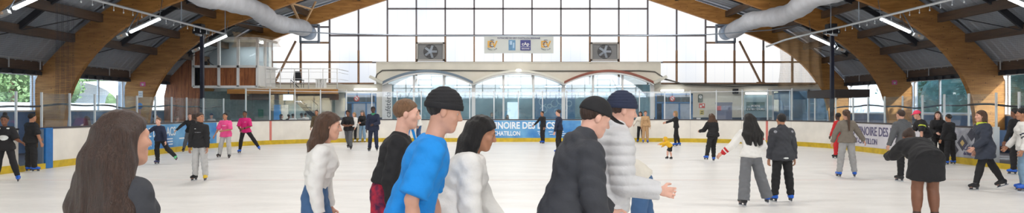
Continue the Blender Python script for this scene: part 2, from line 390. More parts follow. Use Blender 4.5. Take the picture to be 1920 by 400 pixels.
# eaves: beam, pale pipe, dark shutter boxes
for s, nm in ((-1, 'left'), (1, 'right')):
    m = MB()
    for y0, y1 in zip(ARCHY[1:], ARCHY): m.box((s * 18.2 - 0.1, y0 + 0.12, 3.08), (s * 18.2 + 0.1, y1 - 0.12, 3.42))
    k += 1; struct(m, 'trim_%d' % k, M_purl, 'dark brown eaves beam along the %s windows' % nm)
    m = MB()
    for y0, y1 in zip(ARCHY[1:], ARCHY):
        m.box((s * 18.3 - 0.12, y0 + 0.12, 2.92), (s * 18.3 + 0.12, y1 - 0.12, 3.08))
        for q in range(10):
            yy = y0 + 0.3 + q * 0.58; m.box((s * 18.12 - 0.04, yy, 2.9), (s * 18.12 + 0.04, yy + 0.3, 3.04))
    k += 1; struct(m, 'trim_%d' % k, M_dark, 'black shutter casing under the %s eaves beam' % nm)
    m = MB()
    m.tube([(s * 18.0, -9, 3.46), (s * 18.0, 37.8, 3.46)], 0.022, 6)
    for y0 in ARCHY[1:]:
        for q in (0.35, 2.0, 4.0, 5.6): m.beam((s * 18.0, y0 + q, 3.1), (s * 18.0, y0 + q, 3.46), 0.035, 0.03)
    k += 1; struct(m, 'trim_%d' % k, M_alu, 'thin pale pipe along the %s eaves' % nm)

# ------------------------------------------------------------------ side walls and windows
M_lowwall = mat('low_wall_slate', (100, 132, 176), 0.35, var=0.35, vscale=1.3)
w = 0
for s, nm, sill in ((-1, 'left', 1.52), (1, 'right', 1.36)):
    m = MB(); m.box((s * 18.55 - 0.08, -12, -0.02), (s * 18.55 + 0.08, 38.4, sill)); struct(m, 'wall_' + nm, M_lowwall, 'slate blue low wall under the %s windows' % nm)
    for y0, y1 in zip(ARCHY[1:], ARCHY):
        w += 1
        e = bpy.data.objects.new('window_%d' % w, None); COL.objects.link(e); e.location = (s * 18.5, y0, sill); tag(e, None, None, None, 'structure')
        m = MB()
        for q in (0.16, 2.0, 4.0, 5.84):
            m.box((s * 18.5 - 0.04, y0 + q - 0.03, sill), (s * 18.5 + 0.04, y0 + q + 0.03, 2.95))
        m.box((s * 18.5 - 0.05, y0, sill), (s * 18.5 + 0.05, y1, sill + 0.06)); m.box((s * 18.5 - 0.05, y0, 2.9), (s * 18.5 + 0.05, y1, 2.96))
        m.build('window_frame', M_white, e)
        m = MB(); m.box((s * 18.5 - 0.008, y0 + 0.02, sill + 0.02), (s * 18.5 + 0.008, y1 - 0.02, 2.94)); m.build('window_pane', M_glassW, e)

# ------------------------------------------------------------------ gables
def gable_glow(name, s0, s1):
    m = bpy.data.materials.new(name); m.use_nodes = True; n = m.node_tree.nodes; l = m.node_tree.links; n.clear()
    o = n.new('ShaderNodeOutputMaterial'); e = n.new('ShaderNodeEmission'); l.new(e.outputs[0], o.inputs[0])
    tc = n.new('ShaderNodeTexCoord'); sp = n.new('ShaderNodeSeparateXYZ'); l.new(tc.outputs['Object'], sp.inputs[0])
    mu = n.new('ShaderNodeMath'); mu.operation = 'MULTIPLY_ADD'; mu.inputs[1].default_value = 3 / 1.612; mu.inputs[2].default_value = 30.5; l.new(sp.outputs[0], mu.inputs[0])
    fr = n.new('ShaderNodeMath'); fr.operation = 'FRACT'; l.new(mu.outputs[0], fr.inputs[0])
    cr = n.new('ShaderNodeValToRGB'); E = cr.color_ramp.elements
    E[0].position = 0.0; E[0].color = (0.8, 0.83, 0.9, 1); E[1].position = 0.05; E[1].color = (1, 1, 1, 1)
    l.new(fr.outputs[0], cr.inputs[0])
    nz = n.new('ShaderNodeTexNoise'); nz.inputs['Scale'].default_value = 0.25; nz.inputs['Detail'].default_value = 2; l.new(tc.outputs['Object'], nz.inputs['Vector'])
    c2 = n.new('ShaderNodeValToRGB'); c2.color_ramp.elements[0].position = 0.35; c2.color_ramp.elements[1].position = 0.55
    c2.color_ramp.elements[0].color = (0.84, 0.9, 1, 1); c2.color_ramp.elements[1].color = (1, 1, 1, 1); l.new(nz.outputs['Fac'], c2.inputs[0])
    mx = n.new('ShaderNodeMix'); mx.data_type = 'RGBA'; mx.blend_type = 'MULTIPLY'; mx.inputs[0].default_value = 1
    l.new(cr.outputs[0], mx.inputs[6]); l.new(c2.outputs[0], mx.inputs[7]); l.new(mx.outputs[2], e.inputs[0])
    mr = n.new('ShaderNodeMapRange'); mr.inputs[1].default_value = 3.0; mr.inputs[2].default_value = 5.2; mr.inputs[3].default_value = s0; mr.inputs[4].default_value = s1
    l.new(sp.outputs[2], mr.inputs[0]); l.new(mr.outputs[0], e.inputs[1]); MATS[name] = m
    return m
M_poly = gable_glow('daylit_polycarbonate', 0.66, 0.84)  # daylight as glow, dimmer low down to put shade into the panels
M_poly2 = gable_glow('fill_polycarbonate', 3.4, 3.4)  # unseen near gable, glow raised to brighten surfaces facing the camera
SP = 1.612
def gable(y, yf, base, name_w, nfirst, lab, pm=None):
    e = bpy.data.objects.new(name_w, None); COL.objects.link(e); e.location = (0, y, base); tag(e, lab, None, None, 'structure')
    m = MB(); xs = sorted(set([-16.9, 16.9] + list(np.linspace(-16.8, 16.8, 57))))
    for a, b in zip(xs, xs[1:]):
        za, zb = max(base, (inn_z(a) + roof_pt(a)) / 2), max(base, (inn_z(b) + roof_pt(b)) / 2)
        m.hexa([Vector(p) for p in ((a, y, base), (b, y, base), (b, y + 0.05, base), (a, y + 0.05, base), (a, y, za), (b, y, zb), (b, y + 0.05, zb), (a, y + 0.05, za))])
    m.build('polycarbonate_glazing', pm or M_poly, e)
    g, br = MB(), MB()
    f0, f1 = sorted((y, yf))
    for k in range(-10, 10):
        x = (k + 0.5) * SP
        z1 = inn_z(x) + 0.2
        if z1 < base + 0.3: continue
        if abs(k + 0.5) == 7.5: z1 = min(z1, 5.35)
        z0 = base
        t = 0.05 if abs(x) > 8 or abs(k + 0.5) in (2.5, 3.5) else 0.038
        sp_z = 5.72 if abs(x) < 7.5 else 4.9
        br.box((x - t, f0, z0), (x + t, f1, min(sp_z, z1)));
        if z1 > sp_z: g.box((x - 0.04, f0, sp_z), (x + 0.04, f1, z1))
    g.box((-10.5, f0, 5.68), (10.5, f1, 5.78)); g.box((-7.25, f0, 7.18), (7.25, f1, 7.27)); g.box((-7.25, f0, 8.7), (7.25, f1, 8.78))
    br.box((-16.6, f0, 4.2), (-8.1, f1, 4.29)); br.box((8.1, f0, 4.2), (16.2, f1, 4.29)); g.box((-8.1, f0, 4.19), (8.1, f1, 4.27))
    br.box((-17, f0, base), (-8.0, f1, base + 0.1)); br.box((8.0, f0, base), (17, f1, base + 0.1))
    for s in (-1, 1):
        g.box(tuple(sorted((s * 10.5, s * 12.1)))[:1] + (f0, 6.16) if False else (min(s * 10.5, s * 12.1), f0, 6.16), (max(s * 10.5, s * 12.1), f1, 6.25))
        br.box((min(s * 10.5, s * 12.1), f0, 5.28), (max(s * 10.5, s * 12.1), f1, 5.38))
        br.beam((s * 12.35, (f0 + f1) / 2 - 0.05, 5.42), (s * 13.55, (f0 + f1) / 2 - 0.05, base + 0.05), 0.1, 0.1, (0, 1, 0))
        br.box((s * 13.55 - 0.22, f0 - 0.03, base + 0.02), (s * 13.55 + 0.22, f1, base + 0.14))
    br.build('brown_mullions', M_mull, e); g.build('grey_mullions', M_mulg, e)
    return e
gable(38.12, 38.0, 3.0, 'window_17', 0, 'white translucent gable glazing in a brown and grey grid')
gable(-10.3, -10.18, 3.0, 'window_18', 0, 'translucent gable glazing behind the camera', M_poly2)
m = MB(); m.box((-18.6, -10.4, -0.02), (18.6, -10.15, 3.0)); struct(m, 'wall_near', M_cream)

# ------------------------------------------------------------------ far wall under the glazing
YW = 38.0
m = MB()
def wallbox(x0, x1, z0, z1): m.box((x0, YW, z0), (x1, YW + 0.25, z1))
# left part (mirror of the right) with the door openings left free
for (a, b) in ((-10.6, -9.6), (-7.85, -7.4), (7.4, 7.65), (9.75, 14.2)): wallbox(a, b, 1.16, 3.02)
wallbox(-9.6, -7.85, 2.5, 3.02); wallbox(7.65, 9.75, 2.5, 3.02); wallbox(14.2, 17.4, 2.72, 3.02)
wallbox(-18.4, -10.6, 2.5, 3.02)
# parapet box over the cafe with arched soffits
bays = [(-7.42, -2.45), (-2.45, 2.55), (2.55, 7.48)]
for (a, b) in bays:
    for q in range(12):
        x0 = a + (b - a) * q / 12; x1 = a + (b - a) * (q + 1) / 12
        def arc(x): u = (x - (a + b) / 2) / ((b - a) / 2); return 3.02 + 0.64 * (1 - u * u)
        m.hexa([Vector(p) for p in ((x0, YW - 0.1, arc(x0)), (x1, YW - 0.1, arc(x1)), (x1, YW + 0.1, arc(x1)), (x0, YW + 0.1, arc(x0)), (x0, YW - 0.1, 4.22), (x1, YW - 0.1, 4.22), (x1, YW + 0.1, 4.22), (x0, YW + 0.1, 4.22))])
m.box((-7.85, YW - 0.1, 3.0), (-7.42, YW + 0.1, 4.22)); m.box((7.48, YW - 0.1, 3.0), (7.95, YW + 0.1, 4.22))
m.box((-7.85, YW - 0.14, 4.16), (7.95, YW + 0.1, 4.24))
struct(m, 'wall_far', M_cream, 'cream far wall and parapet under the gable glazing')
M_plinth = mat('plinth_slate', (70, 82, 98), 0.5)
m = MB()
for (a, b) in ((-10.6, -9.6), (9.75, 11.0), (11.95, 14.2), (-7.85, -7.4), (7.4, 7.65)): m.box((a, YW - 0.02, -0.02), (b, YW + 0.25, 1.16))
struct(m, 'baseboard_far', M_plinth, 'slate grey plinth of the far wall')

# cafe windows: three arched bays
M_archb = mat('slate_blue_arch', (112, 128, 142), 0.5); M_archc = mat('cream_arch', (222, 220, 208), 0.5); M_archr = mat('brick_red_arch', (142, 82, 66), 0.5)
cn = ['slate blue', 'cream', 'brick red']
for i, ((a, b), mt) in enumerate(zip(bays, (M_archb, M_archc, M_archr))):
    e = empty('arched_cafe_window', ((a + b) / 2, YW, 0), 'three light cafe window under the %s curved fascia' % cn[i], 'window', 'arched cafe windows')
    cx, hw = (a + b) / 2, (b - a) / 2
    def arc(x, lift=0.0): u = (x - cx) / hw; return 3.02 + 0.64 * (1 - u * u) + lift
    m = MB(); xs = np.linspace(a, b, 25)
    for x0, x1 in zip(xs, xs[1:]):
        m.hexa([Vector(p) for p in ((x0, YW - 0.55, arc(x0)), (x1, YW - 0.55, arc(x1)), (x1, YW - 0.1, arc(x1)), (x0, YW - 0.1, arc(x0)),
                                    (x0, YW - 0.55, arc(x0, .13)), (x1, YW - 0.55, arc(x1, .13)), (x1, YW - 0.1, arc(x1, .13)), (x0, YW - 0.1, arc(x0, .13)))])
    m.build('curved_fascia', mt, e)
    m = MB()
    for x0, x1 in zip(xs, xs[1:]):
        m.hexa([Vector(p) for p in ((x0, YW - 0.5, arc(x0, -.09)), (x1, YW - 0.5, arc(x1, -.09)), (x1, YW - 0.3, arc(x1, -.09)), (x0, YW - 0.3, arc(x0, -.09)),
                                    (x0, YW - 0.5, arc(x0)), (x1, YW - 0.5, arc(x1)), (x1, YW - 0.3, arc(x1)), (x0, YW - 0.3, arc(x0)))])
    for q in ((0, 1, 2, 3) if i == 2 else (0, 1, 2)):
        x = a + (b - a) * q / 3; t = 0.1 if q in (0, 3) else 0.05
        m.box((x - t, YW - 0.12, -0.02), (x + t, YW + 0.05, arc(min(max(x, a + .05), b - .05))))
    m.box((a, YW - 0.1, 0.9), (b, YW + 0.03, 1.0)); m.build('window_frame', M_white, e)
    m = MB()
    for q in range(3):
        g0, g1 = a + hw * 2 * q / 3 + .06, a + hw * 2 * (q + 1) / 3 - .06; xx = np.linspace(g0, g1, 7)
        for x0, x1 in zip(xx, xx[1:]):
            m.hexa([Vector(p) for p in ((x0, YW - 0.03, 0), (x1, YW - 0.03, 0), (x1, YW - 0.02, 0), (x0, YW - 0.02, 0), (x0, YW - 0.03, arc(x0, -.05)), (x1, YW - 0.03, arc(x1, -.05)), (x1, YW - 0.02, arc(x1, -.05)), (x0, YW - 0.02, arc(x0, -.05)))])
    m.build('window_glass', M_glassC, e)
for s in (-1, 1):
    m = MB(); x0 = -7.42 if s < 0 else 7.48
    m.beam((x0, YW - 0.33, 3.06), (x0 + s * 0.72, YW - 0.33, 3.42), 0.45, 0.15)
    k += 1; struct(m, 'trim_%d' % k, M_archc, 'cream canopy stub at the %s end of the cafe front' % ('left' if s < 0 else 'right'))
# little bulkhead lamp on the middle arch
m = MB(); m.ell((0.05, YW - 0.6, 3.76), (0.14, 0.06, 0.07), 12); tag(m.build('bulkhead_lamp', M_lampw), 'small round lamp on the crown of the cream middle arch', 'lamp')
# cables along the parapet
m = MB(); m.tube([(-7.9, YW - 0.16, 3.2), (-7.8, YW - 0.16, 3.55), (-7.5, YW - 0.16, 3.78), (-6.6, YW - 0.16, 3.8), (-2, YW - 0.16, 3.76), (2.5, YW - 0.16, 3.74), (6.8, YW - 0.16, 3.76), (7.6, YW - 0.16, 3.7), (8.2, YW - 0.16, 3.3), (9.3, YW - 0.16, 2.98), (12, YW - 0.16, 2.9), (16.5, YW - 0.16, 2.98)], 0.035, 6)
m.tube([(8.0, YW - 0.2, 3.3), (9.0, YW - 0.2, 3.06), (11, YW - 0.2, 2.99), (16, YW - 0.2, 2.95)], 0.03, 6)
tag(m.build('wall_cable', mat('cable_grey', (98, 96, 90), 0.6)), 'grey cable run along the cream parapet and right wall', 'cable')

# cafe interior
M_teal = mat('cafe_teal_wall', (140, 172, 180), 0.5, var=0.45, vscale=0.9, col2=(88, 122, 134))
M_ceilc = mat('cafe_ceiling', (120, 132, 138), 0.7)
m = MB(); m.box((-7.5, 42.0, 0), (7.6, 42.2, 3.9)); m.box((-7.55, 38.3, 0), (-7.4, 42, 3.9)); m.box((7.5, 38.3, 0), (7.65, 42, 3.9)); struct(m, 'wall_cafe', M_teal, 'teal back wall of the cafe')
m = MB(); m.box((-7.5, 38.3, 3.9), (7.6, 42.2, 4.0)); struct(m, 'ceiling', M_ceilc, 'grey cafe ceiling')
M_mural = mat('mural_blue', (58, 128, 176), 0.5, var=0.2, vscale=2)
m = MB(); m.box((1.05, 40.2, 0.3), (3.4, 40.25, 2.75))
mur = empty('painted_partition', (2.2, 40.2, 0), 'blue partition with white curly lettering inside the cafe', 'partition')
m.build('panel', M_mural, mur)
m = MB(); pale = mat('mural_white', (176, 208, 220), 0.6)
for (cx, cz, rr, a0, a1) in ((1.5, 2.05, .22, 40, 330), (1.55, 1.6, .2, -140, 170), (1.9, 1.8, .12, 0, 360), (2.2, 1.95, .2, 100, 420), (2.6, 2.15, .25, 60, 300), (2.75, 1.7, .2, -100, 200), (3.05, 1.95, .16, 90, 450), (2.3, 1.5, .12, 0, 300)):
    m.tube([(cx + rr * math.cos(R(a)), 40.19, cz + rr * math.sin(R(a))) for a in np.linspace(a0, a1, 18)], 0.022, 5)
m.build('curly_lettering', pale, mur)
m = MB(); m.box((-0.6, 41.9, 0.0), (0.05, 41.98, 2.05)); tag(m.build('glazed_door', emis_mat('lit_doorway', (0.8, 0.93, 1.0), 1.1)), 'bright lit doorway at the back of the cafe', 'door')
for (x, y) in ((-5.6, 40), (-3.1, 40.5), (-0.4, 39.6), (-0.4, 41), (2.2, 39.5), (5.2, 40.3), (6.2, 39.4)):
    m = MB(); m.box((x - 0.6, y - 0.06, 2.9), (x + 0.6, y + 0.06, 2.96)); tag(m.build('strip_light', M_lampw), 'white strip light under the cafe ceiling', 'lamp', 'cafe strip lights')

for x in (-5, 0, 5):  # added lights to brighten the cafe behind its glass
    ld = bpy.data.lights.new('cafe_fill_light', 'AREA'); ld.shape = 'RECTANGLE'; ld.size = 1.2; ld.size_y = .3; ld.energy = 45; ld.color = (.93, 1, 1)
    lo = bpy.data.objects.new('cafe_fill_light', ld); COL.objects.link(lo); lo.location = (x, 40.3, 3.85)
for x, y, z in ((-12, 36.4, 2.05), (15.5, 38.8, 2.6), (-8.7, 38.2, 2.55), (8.7, 38.2, 2.55), (-14.6, 36.6, 5.1)):  # added lights brightening the booth, lobbies and corner rooms
    ld = bpy.data.lights.new('corner_fill_light', 'AREA'); ld.shape = 'RECTANGLE'; ld.size = 1.2; ld.size_y = .15; ld.energy = 22; ld.color = (.95, 1, 1)
    lo = bpy.data.objects.new('corner_fill_light', ld); COL.objects.link(lo); lo.location = (x, y, z)

# blue framed double doors left and right of the cafe
M_bframe = mat('door_frame_blue', (74, 124, 172), 0.45); M_dpane = mat('door_panel_pale', (176, 190, 206), 0.35, var=0.25, vscale=1.5)
M_dark_room = mat('dark_room', (44, 66, 86), 0.4, var=0.4, vscale=1.2)
dn = 0
for (x0, x1, s) in ((-9.6, -7.85, -1), (7.65, 9.75, 1)):
    dn += 1; e = bpy.data.objects.new('door_%d' % dn, None); COL.objects.link(e); e.location = (x0, YW, 0); tag(e, 'blue framed glazed double door %s of the cafe front' % ('left' if s < 0 else 'right'), None, None, 'structure')
    m = MB()
    for x in (x0 + .05, x0 + .42, (x0 + x1) / 2 + .3, x1 - .05): m.box((x - .045, YW - .03, 0), (x + .045, YW + .06, 2.5 if x in (x0 + .05, x1 - .05) else 1.98))
    for z in (2.46, 1.98, 0.06): m.box((x0, YW - .03, z - .04), (x1, YW + .06, z + .04))
    m.build('door_frame', M_bframe, e)
    m = MB(); m.box((x0 + .45, YW, .1), (x1 - .1, YW + .03, 1.95)); m.build('door_leaf', M_dpane, e)
    m = MB(); m.box((x0 + .05, YW, 2.0), (x1 - .05, YW + .02, 2.44)); m.build('transom_glass', M_glassC, e)
    m = MB(); m.box((x0 + .02, YW + .4, 0), (x1 - .02, YW + .5, 2.6)); m.build('dark_lobby', M_dark_room, e)
    # round no-entry sign on the transom
    sx = x0 + .95 if s > 0 else x1 - 1.1
    g = empty('round_sign', (sx, YW - .06, 2.2), 'round red and white prohibition sign on the %s door transom' % ('left' if s < 0 else 'right'), 'sign')
    m = MB(); m.disc((sx, YW - .04, 2.2), .15, (0, -1, 0), .015); m.build('red_ring', mat('sign_red', (206, 62, 56), 0.5), g)
    m = MB(); m.disc((sx, YW - .056, 2.2), .1, (0, -1, 0), .008); m.build('white_centre', M_white, g)
    m = MB(); m.beam((sx - .08, YW - .07, 2.28), (sx + .08, YW - .07, 2.12), .01, .03, (0, 0, 1)); m.build('slash', MATS['sign_red'], g)
# small lilac door on the right
dn += 1; m = MB(); m.box((11.02, YW - .02, 0), (11.93, YW + .04, 1.92)); m.box((11.0, YW - .04, 1.9), (11.95, YW + .02, 2.0)); 
e = struct(m, 'door_%d' % dn, mat('lilac_door', (132, 136, 160), 0.4), 'lilac grey service door in the right wall')
m = MB(); m.box((11.06, YW - .04, 1.55), (11.32, YW - .025, 1.8)); tag(m.build('warning_sign', MATS['sign_red']), 'small red square sign on the lilac door', 'sign')
# signs on the cream wall
e = empty('wall_clock', (10.15, YW, 2.2), 'oval grey clock box with dark dial beside the right blue door', 'clock')
m = MB(); m.box((10.03, YW - .08, 2.0), (10.29, YW, 2.45), bev=.05); m.build('case', mat('clock_grey', (96, 108, 104), .5), e)
m = MB(); m.disc((10.16, YW - .082, 2.3), .09, (0, -1, 0), .01, 16); m.build('dial', M_white, e)
m = MB(); m.beam((10.16, YW - .096, 2.3), (10.16, YW - .096, 2.37), .01, .015, (0, 1, 0)); m.beam((10.16, YW - .096, 2.3), (10.21, YW - .096, 2.28), .01, .015, (0, 1, 0)); m.build('hands', M_blk, e)
e = empty('fire_sign', (10.25, YW, 1.8), 'red and white fire equipment sign below the oval clock', 'sign')
m = MB(); m.box((10.1, YW - .02, 1.68), (10.42, YW, 1.94)); m.build('plate', MATS['sign_red'], e)
m = MB(); m.box((10.15, YW - .03, 1.72), (10.24, YW - .02, 1.84)); m.box((10.29, YW - .03, 1.8), (10.37, YW - .02, 1.9)); m.build('pictogram', M_white, e)
e = empty('hazard_notice', (10.25, YW, 1.3), 'yellow notice under the fire sign', 'sign')
m = MB(); m.box((10.14, YW - .02, 1.3), (10.36, YW, 1.58)); m.build('plate', mat('notice_yellow', (222, 204, 130), .5), e)
m = MB(); m.box((10.18, YW - .03, 1.36), (10.3, YW - .02, 1.4)); m.box((10.2, YW - .03, 1.46), (10.32, YW - .02, 1.5)); m.build('print', M_blk, e)
e = empty('socket_box', (10.1, YW, 1.1), 'white socket box on the slate plinth', 'socket')
m = MB(); m.box((9.95, YW - .05, 1.02), (10.18, YW - .02, 1.14), bev=.01); m.build('box', M_white, e)
# fluorescent battens on the far wall
for (x, z, lb) in ((8.6, 2.66, 'above the right blue door'), (13.3, 2.5, 'on the far right wall above the teal sign'), (-8.45, 2.72, 'above the left blue door')):
    e = empty('wall_batten_light', (x, YW - .1, z), 'long fluorescent batten ' + lb, 'lamp', 'wall batten lights')
    m = MB(); m.box((x - .62, YW - .12, z - .045), (x + .62, YW - .04, z + .045)); m.build('tube', M_lampw, e)
    m = MB(); m.box((x - .65, YW - .06, z - .06), (x + .65, YW, z + .06)); m.build('housing', M_white, e)
# loudspeaker on the wall
m = MB(); m.box((11.95, YW - .3, 2.48), (12.2, YW - .02, 2.75), bev=.02); tag(m.build('loudspeaker', M_dark), 'small black loudspeaker high on the cream wall', 'speaker')
# teal first aid sign window
e = empty('teal_poster', (13.2, YW, 1.5), 'teal and dark green sign with two lines of white lettering', 'sign')
m = MB(); m.box((12.72, YW - .04, 1.52), (13.75, YW - .01, 2.02)); m.build('plate', mat('sign_teal', (24, 100, 108), .4, var=.5, vscale=2.5), e)
text_obj('POSTE', 'lettering', M_white, .17, (13.24, YW - .045, 1.74), FRONT, e, align='CENTER'); text_obj('DE SECOURS', 'lettering', M_white, .17, (13.24, YW - .045, 1.56), FRONT, e, align='CENTER')
m = MB(); m.box((12.6, YW - .02, 1.16), (14.15, YW - .005, 2.4)); 
k += 1; struct(m, 'trim_%d' % k, mat('pale_teal_panel', (150, 176, 184), .4), 'pale teal wall panel behind the teal sign')
# dark glazed partition on the far right
e = bpy.data.objects.new('window_19', None); COL.objects.link(e); e.location = (14.2, YW, 0); tag(e, 'dark glazed partition at the far right', None, None, 'structure')
m = MB()
for x in (14.2, 15.2, 16.2, 17.3): m.box((x - .05, YW - .05, 0), (x + .05, YW + .05, 2.72))
m.box((14.2, YW - .05, 2.64), (17.35, YW + .05, 2.74)); m.build('window_frame', M_alu, e)
m = MB(); m.box((14.2, YW, 0), (17.3, YW + .01, 2.68)); m.build('window_glass', M_glassC, e)
m = MB(); m.box((14.2, YW + 1.5, 0), (18.4, YW + 1.6, 3)); m.build('dark_room', M_dark_room, e)
# dark hanging box and bright exit gap at the far right corner
m = MB(); m.box((15.6, 33.6, 2.2), (17.3, 36.8, 2.6)); k += 1; struct(m, 'trim_%d' % k, mat('dark_brown_box', (70, 60, 56), .6), 'dark brown shutter housing in the far right corner')
# vertical cafeteria banner on the pillar
e = empty('cafeteria_banner', (-7.1, YW - .16, 0), 'white vertical banner with grey cafeteria lettering by the slate blue arch', 'banner')
m = MB(); m.box((-7.34, YW - .15, 1.0), (-6.96, YW - .121, 3.02)); m.build('sheet', M_white, e)
text_obj('cafétéria', 'lettering', mat('print_grey', (110, 116, 122), .6), .42, (-7.04, YW - .16, 1.15), frame((0, 0, 1), (-1, 0, 0)), e, align='LEFT')

# gable fans
for s, lb in ((-1, 'left'), (1, 'right')):
    cx = s * 4.83; e = empty('wall_fan', (cx, YW - .1, 4.3), 'square grey extractor fan in the gable, %s of the banner' % lb, 'fan', 'gable extractor fans')
    m = MB(); x0, x1, z0, z1 = cx - .78, cx + .78, 4.3, 5.33
    for (a, b, c, d) in ((x0, x1, z0, z0 + .09), (x0, x1, z1 - .09, z1), (x0, x0 + .09, z0, z1), (x1 - .09, x1, z0, z1)): m.box((a, YW - .22, c), (b, YW, d))
    m.build('frame', mat('fan_frame', (168, 164, 158), .5), e)
    m = MB(); m.box((x0 + .05, YW - .06, z0 + .05), (x1 - .05, YW - .03, z1 - .05)); m.build('back_plate', mat('fan_back', (124, 126, 128), .5), e)
    m = MB(); m.disc((cx, YW - .08, 4.82), .4, (0, -1, 0), .03, 28); m.build('fan_drum', M_dark, e)
    m = MB()
    for q in range(14): zz = z0 + .1 + q * .062; m.box((x0 + .08, YW - .2, zz), (x1 - .08, YW - .185, zz + .012))
    m.build('grille', mat('grille_grey', (150, 150, 150), .4), e)
    m = MB(); m.disc((cx, YW - .15, 4.82), .09, (0, -1, 0), .06, 14)
    for q in range(5):
        a = 2 * PI * q / 5; m.beam((cx + .06 * math.cos(a), YW - .15, 4.82 + .06 * math.sin(a)), (cx + .36 * math.cos(a), YW - .13, 4.82 + .36 * math.sin(a)), .12, .02, (0, 1, 0))
    m.build('blades', M_steel, e)

# gable banner with emblems
e = empty('club_banner', (.05, YW - .3, 4.7), 'white club banner with two yellow emblems and two blue squares on the gable', 'banner')
m = MB(); xs = np.linspace(-1.85, 1.98, 30)
def sag(x): return 0.03 * math.sin(x * 2.2) 
for a, b in zip(xs, xs[1:]):
    m.hexa([Vector(p) for p in ((a, YW - .3 + sag(a), 4.72 - .02 * abs(math.sin(a))), (b, YW - .3 + sag(b), 4.72 - .02 * abs(math.sin(b))), (b, YW - .29 + sag(b), 4.72), (a, YW - .29 + sag(a), 4.72), (a, YW - .3 + sag(a), 5.68), (b, YW - .3 + sag(b), 5.68), (b, YW - .29 + sag(b), 5.68), (a, YW - .29 + sag(a), 5.68))])
m.build('sheet', M_cloth, e)
m = MB(); m.tube([(-1.95, YW - .3, 5.7), (2.1, YW - .3, 5.7)], .02, 6); m.build('top_rope', M_steel, e)
yb = YW - .345
navy = mat('print_navy', (52, 58, 112), .6); gold = mat('print_gold', (228, 176, 84), .6); skyb = mat('print_sky', (116, 164, 204), .6, var=.3, vscale=6)
text_obj('PATINOIRE DE VIRY CHATILLON ESSONNE', 'lettering', navy, .125, (.06, yb, 5.5), FRONT, e, align='CENTER', sx=.98)
for cx in (-1.4, 1.55):
    text_obj('EV', 'emblem', gold, .5, (cx, yb, 5.04), FRONT, e, align='CENTER', bold=.03)
    m = MB(); m.tube([(cx + .12 * math.cos(a), yb - .01, 5.2 + .14 * math.sin(a)) for a in np.linspace(0.6, 5.6, 16)], .018, 5)
    m.tube([(cx + .3 * math.cos(a), yb - .01, 5.18 + .26 * math.sin(a)) for a in np.linspace(R(70), R(110), 6)], .014, 5); m.build('emblem', navy, e)
    for q, ch in enumerate('HOCKEY CLUB'):
        a = R(-135 + q * 9); text_obj(ch, 'lettering', mat('print_dark', (60, 74, 84), .6), .085, (cx + .36 * math.cos(a), yb, 5.16 + .3 * math.sin(a)), frame((math.cos(a + PI / 2), 0, math.sin(a + PI / 2)), (-math.cos(a), 0, -math.sin(a))), e, align='CENTER')
m = MB(); m.box((-.5, yb - .005, 4.87), (-.12, yb + .01, 5.44)); m.build('blue_square', skyb, e)
m = MB(); m.box((.15, yb - .005, 4.87), (.72, yb + .01, 5.44)); m.build('blue_square', mat('print_indigo', (72, 76, 138), .6), e)
text_obj('cAp', 'emblem', M_white, .26, (.435, yb - .01, 5.14), FRONT, e, align='CENTER', bold=.02)
m = MB(); m.box((.18, yb - .012, 5.06), (.69, yb - .006, 5.075)); m.build('rule', M_white, e)
text_obj('ESSONNE', 'lettering', M_white, .1, (.435, yb - .01, 4.93), FRONT, e, align='CENTER')
m = MB()
for (a, b, c, d) in ((-.42, .0, -.2, 0), ): pass
m.box((-.44, yb - .012, 5.18), (-.3, yb - .006, 5.38)); m.box((-.26, yb - .012, 5.0), (-.18, yb - .006, 5.3)); m.build('emblem', mat('print_pale', (176, 204, 226), .6), e)
# ------------------------------------------------------------------ rink barrier
def path(n=12):
    """board line from the near left, around the far end, to the near right"""
    pts = [(-RX, float(y)) for y in np.arange(-3, EY - CR, 1.22)]
    pts += [(-(RX - CR) + CR * math.cos(R(180 - 90 * k / n)), EY - CR + CR * math.sin(R(180 - 90 * k / n))) for k in range(n + 1)]
    pts += [(float(x), EY) for x in np.linspace(-(RX - CR), RX - CR, 11)[1:-1]]
    pts += [((RX - CR) + CR * math.cos(R(90 - 90 * k / n)), EY - CR + CR * math.sin(R(90 - 90 * k / n))) for k in range(n + 1)]
    pts += [(RX, float(y)) for y in np.arange(-3, EY - CR, 1.22)[::-1]]
    return pts
def normal_out(p):
    cx = min(max(p[0], -(RX - CR)), RX - CR); cy = min(max(p[1], NY + CR), EY - CR)
    v = Vector((p[0] - cx, p[1] - cy, 0))
    if v.length < 1e-6: return Vector((1, 0, 0))
    return v.normalized()
def strip(m, pts, off0, off1, z0, z1, mi=None):
    for a, b in zip(pts, pts[1:]):
        na, nb = normal_out(a), normal_out(b); A, B = Vector((*a, 0)), Vector((*b, 0))
        f = lambda P, n_, o, z: P + n_ * o + Vector((0, 0, z))
        m.hexa([f(A, na, off0, z0), f(B, nb, off0, z0), f(B, nb, off1, z0), f(A, na, off1, z0), f(A, na, off0, z1), f(B, nb, off0, z1), f(B, nb, off1, z1), f(A, na, off1, z1)], mi)
GATES = {'left': (17.55, 18.5), 'right': (18.0, 18.85)}
PP = path()
HB = 1.08
def seg_side(sx, y0, y1, n=12): return [(sx * RX, y0 + (y1 - y0) * i / n) for i in range(n + 1)]
cornerL = [p for p in PP if p[0] < 0 and p[1] >= EY - CR - 1e-6 and p[1] < EY]
cornerR = [p for p in PP if p[0] > 0 and p[1] >= EY - CR - 1e-6 and p[1] < EY]
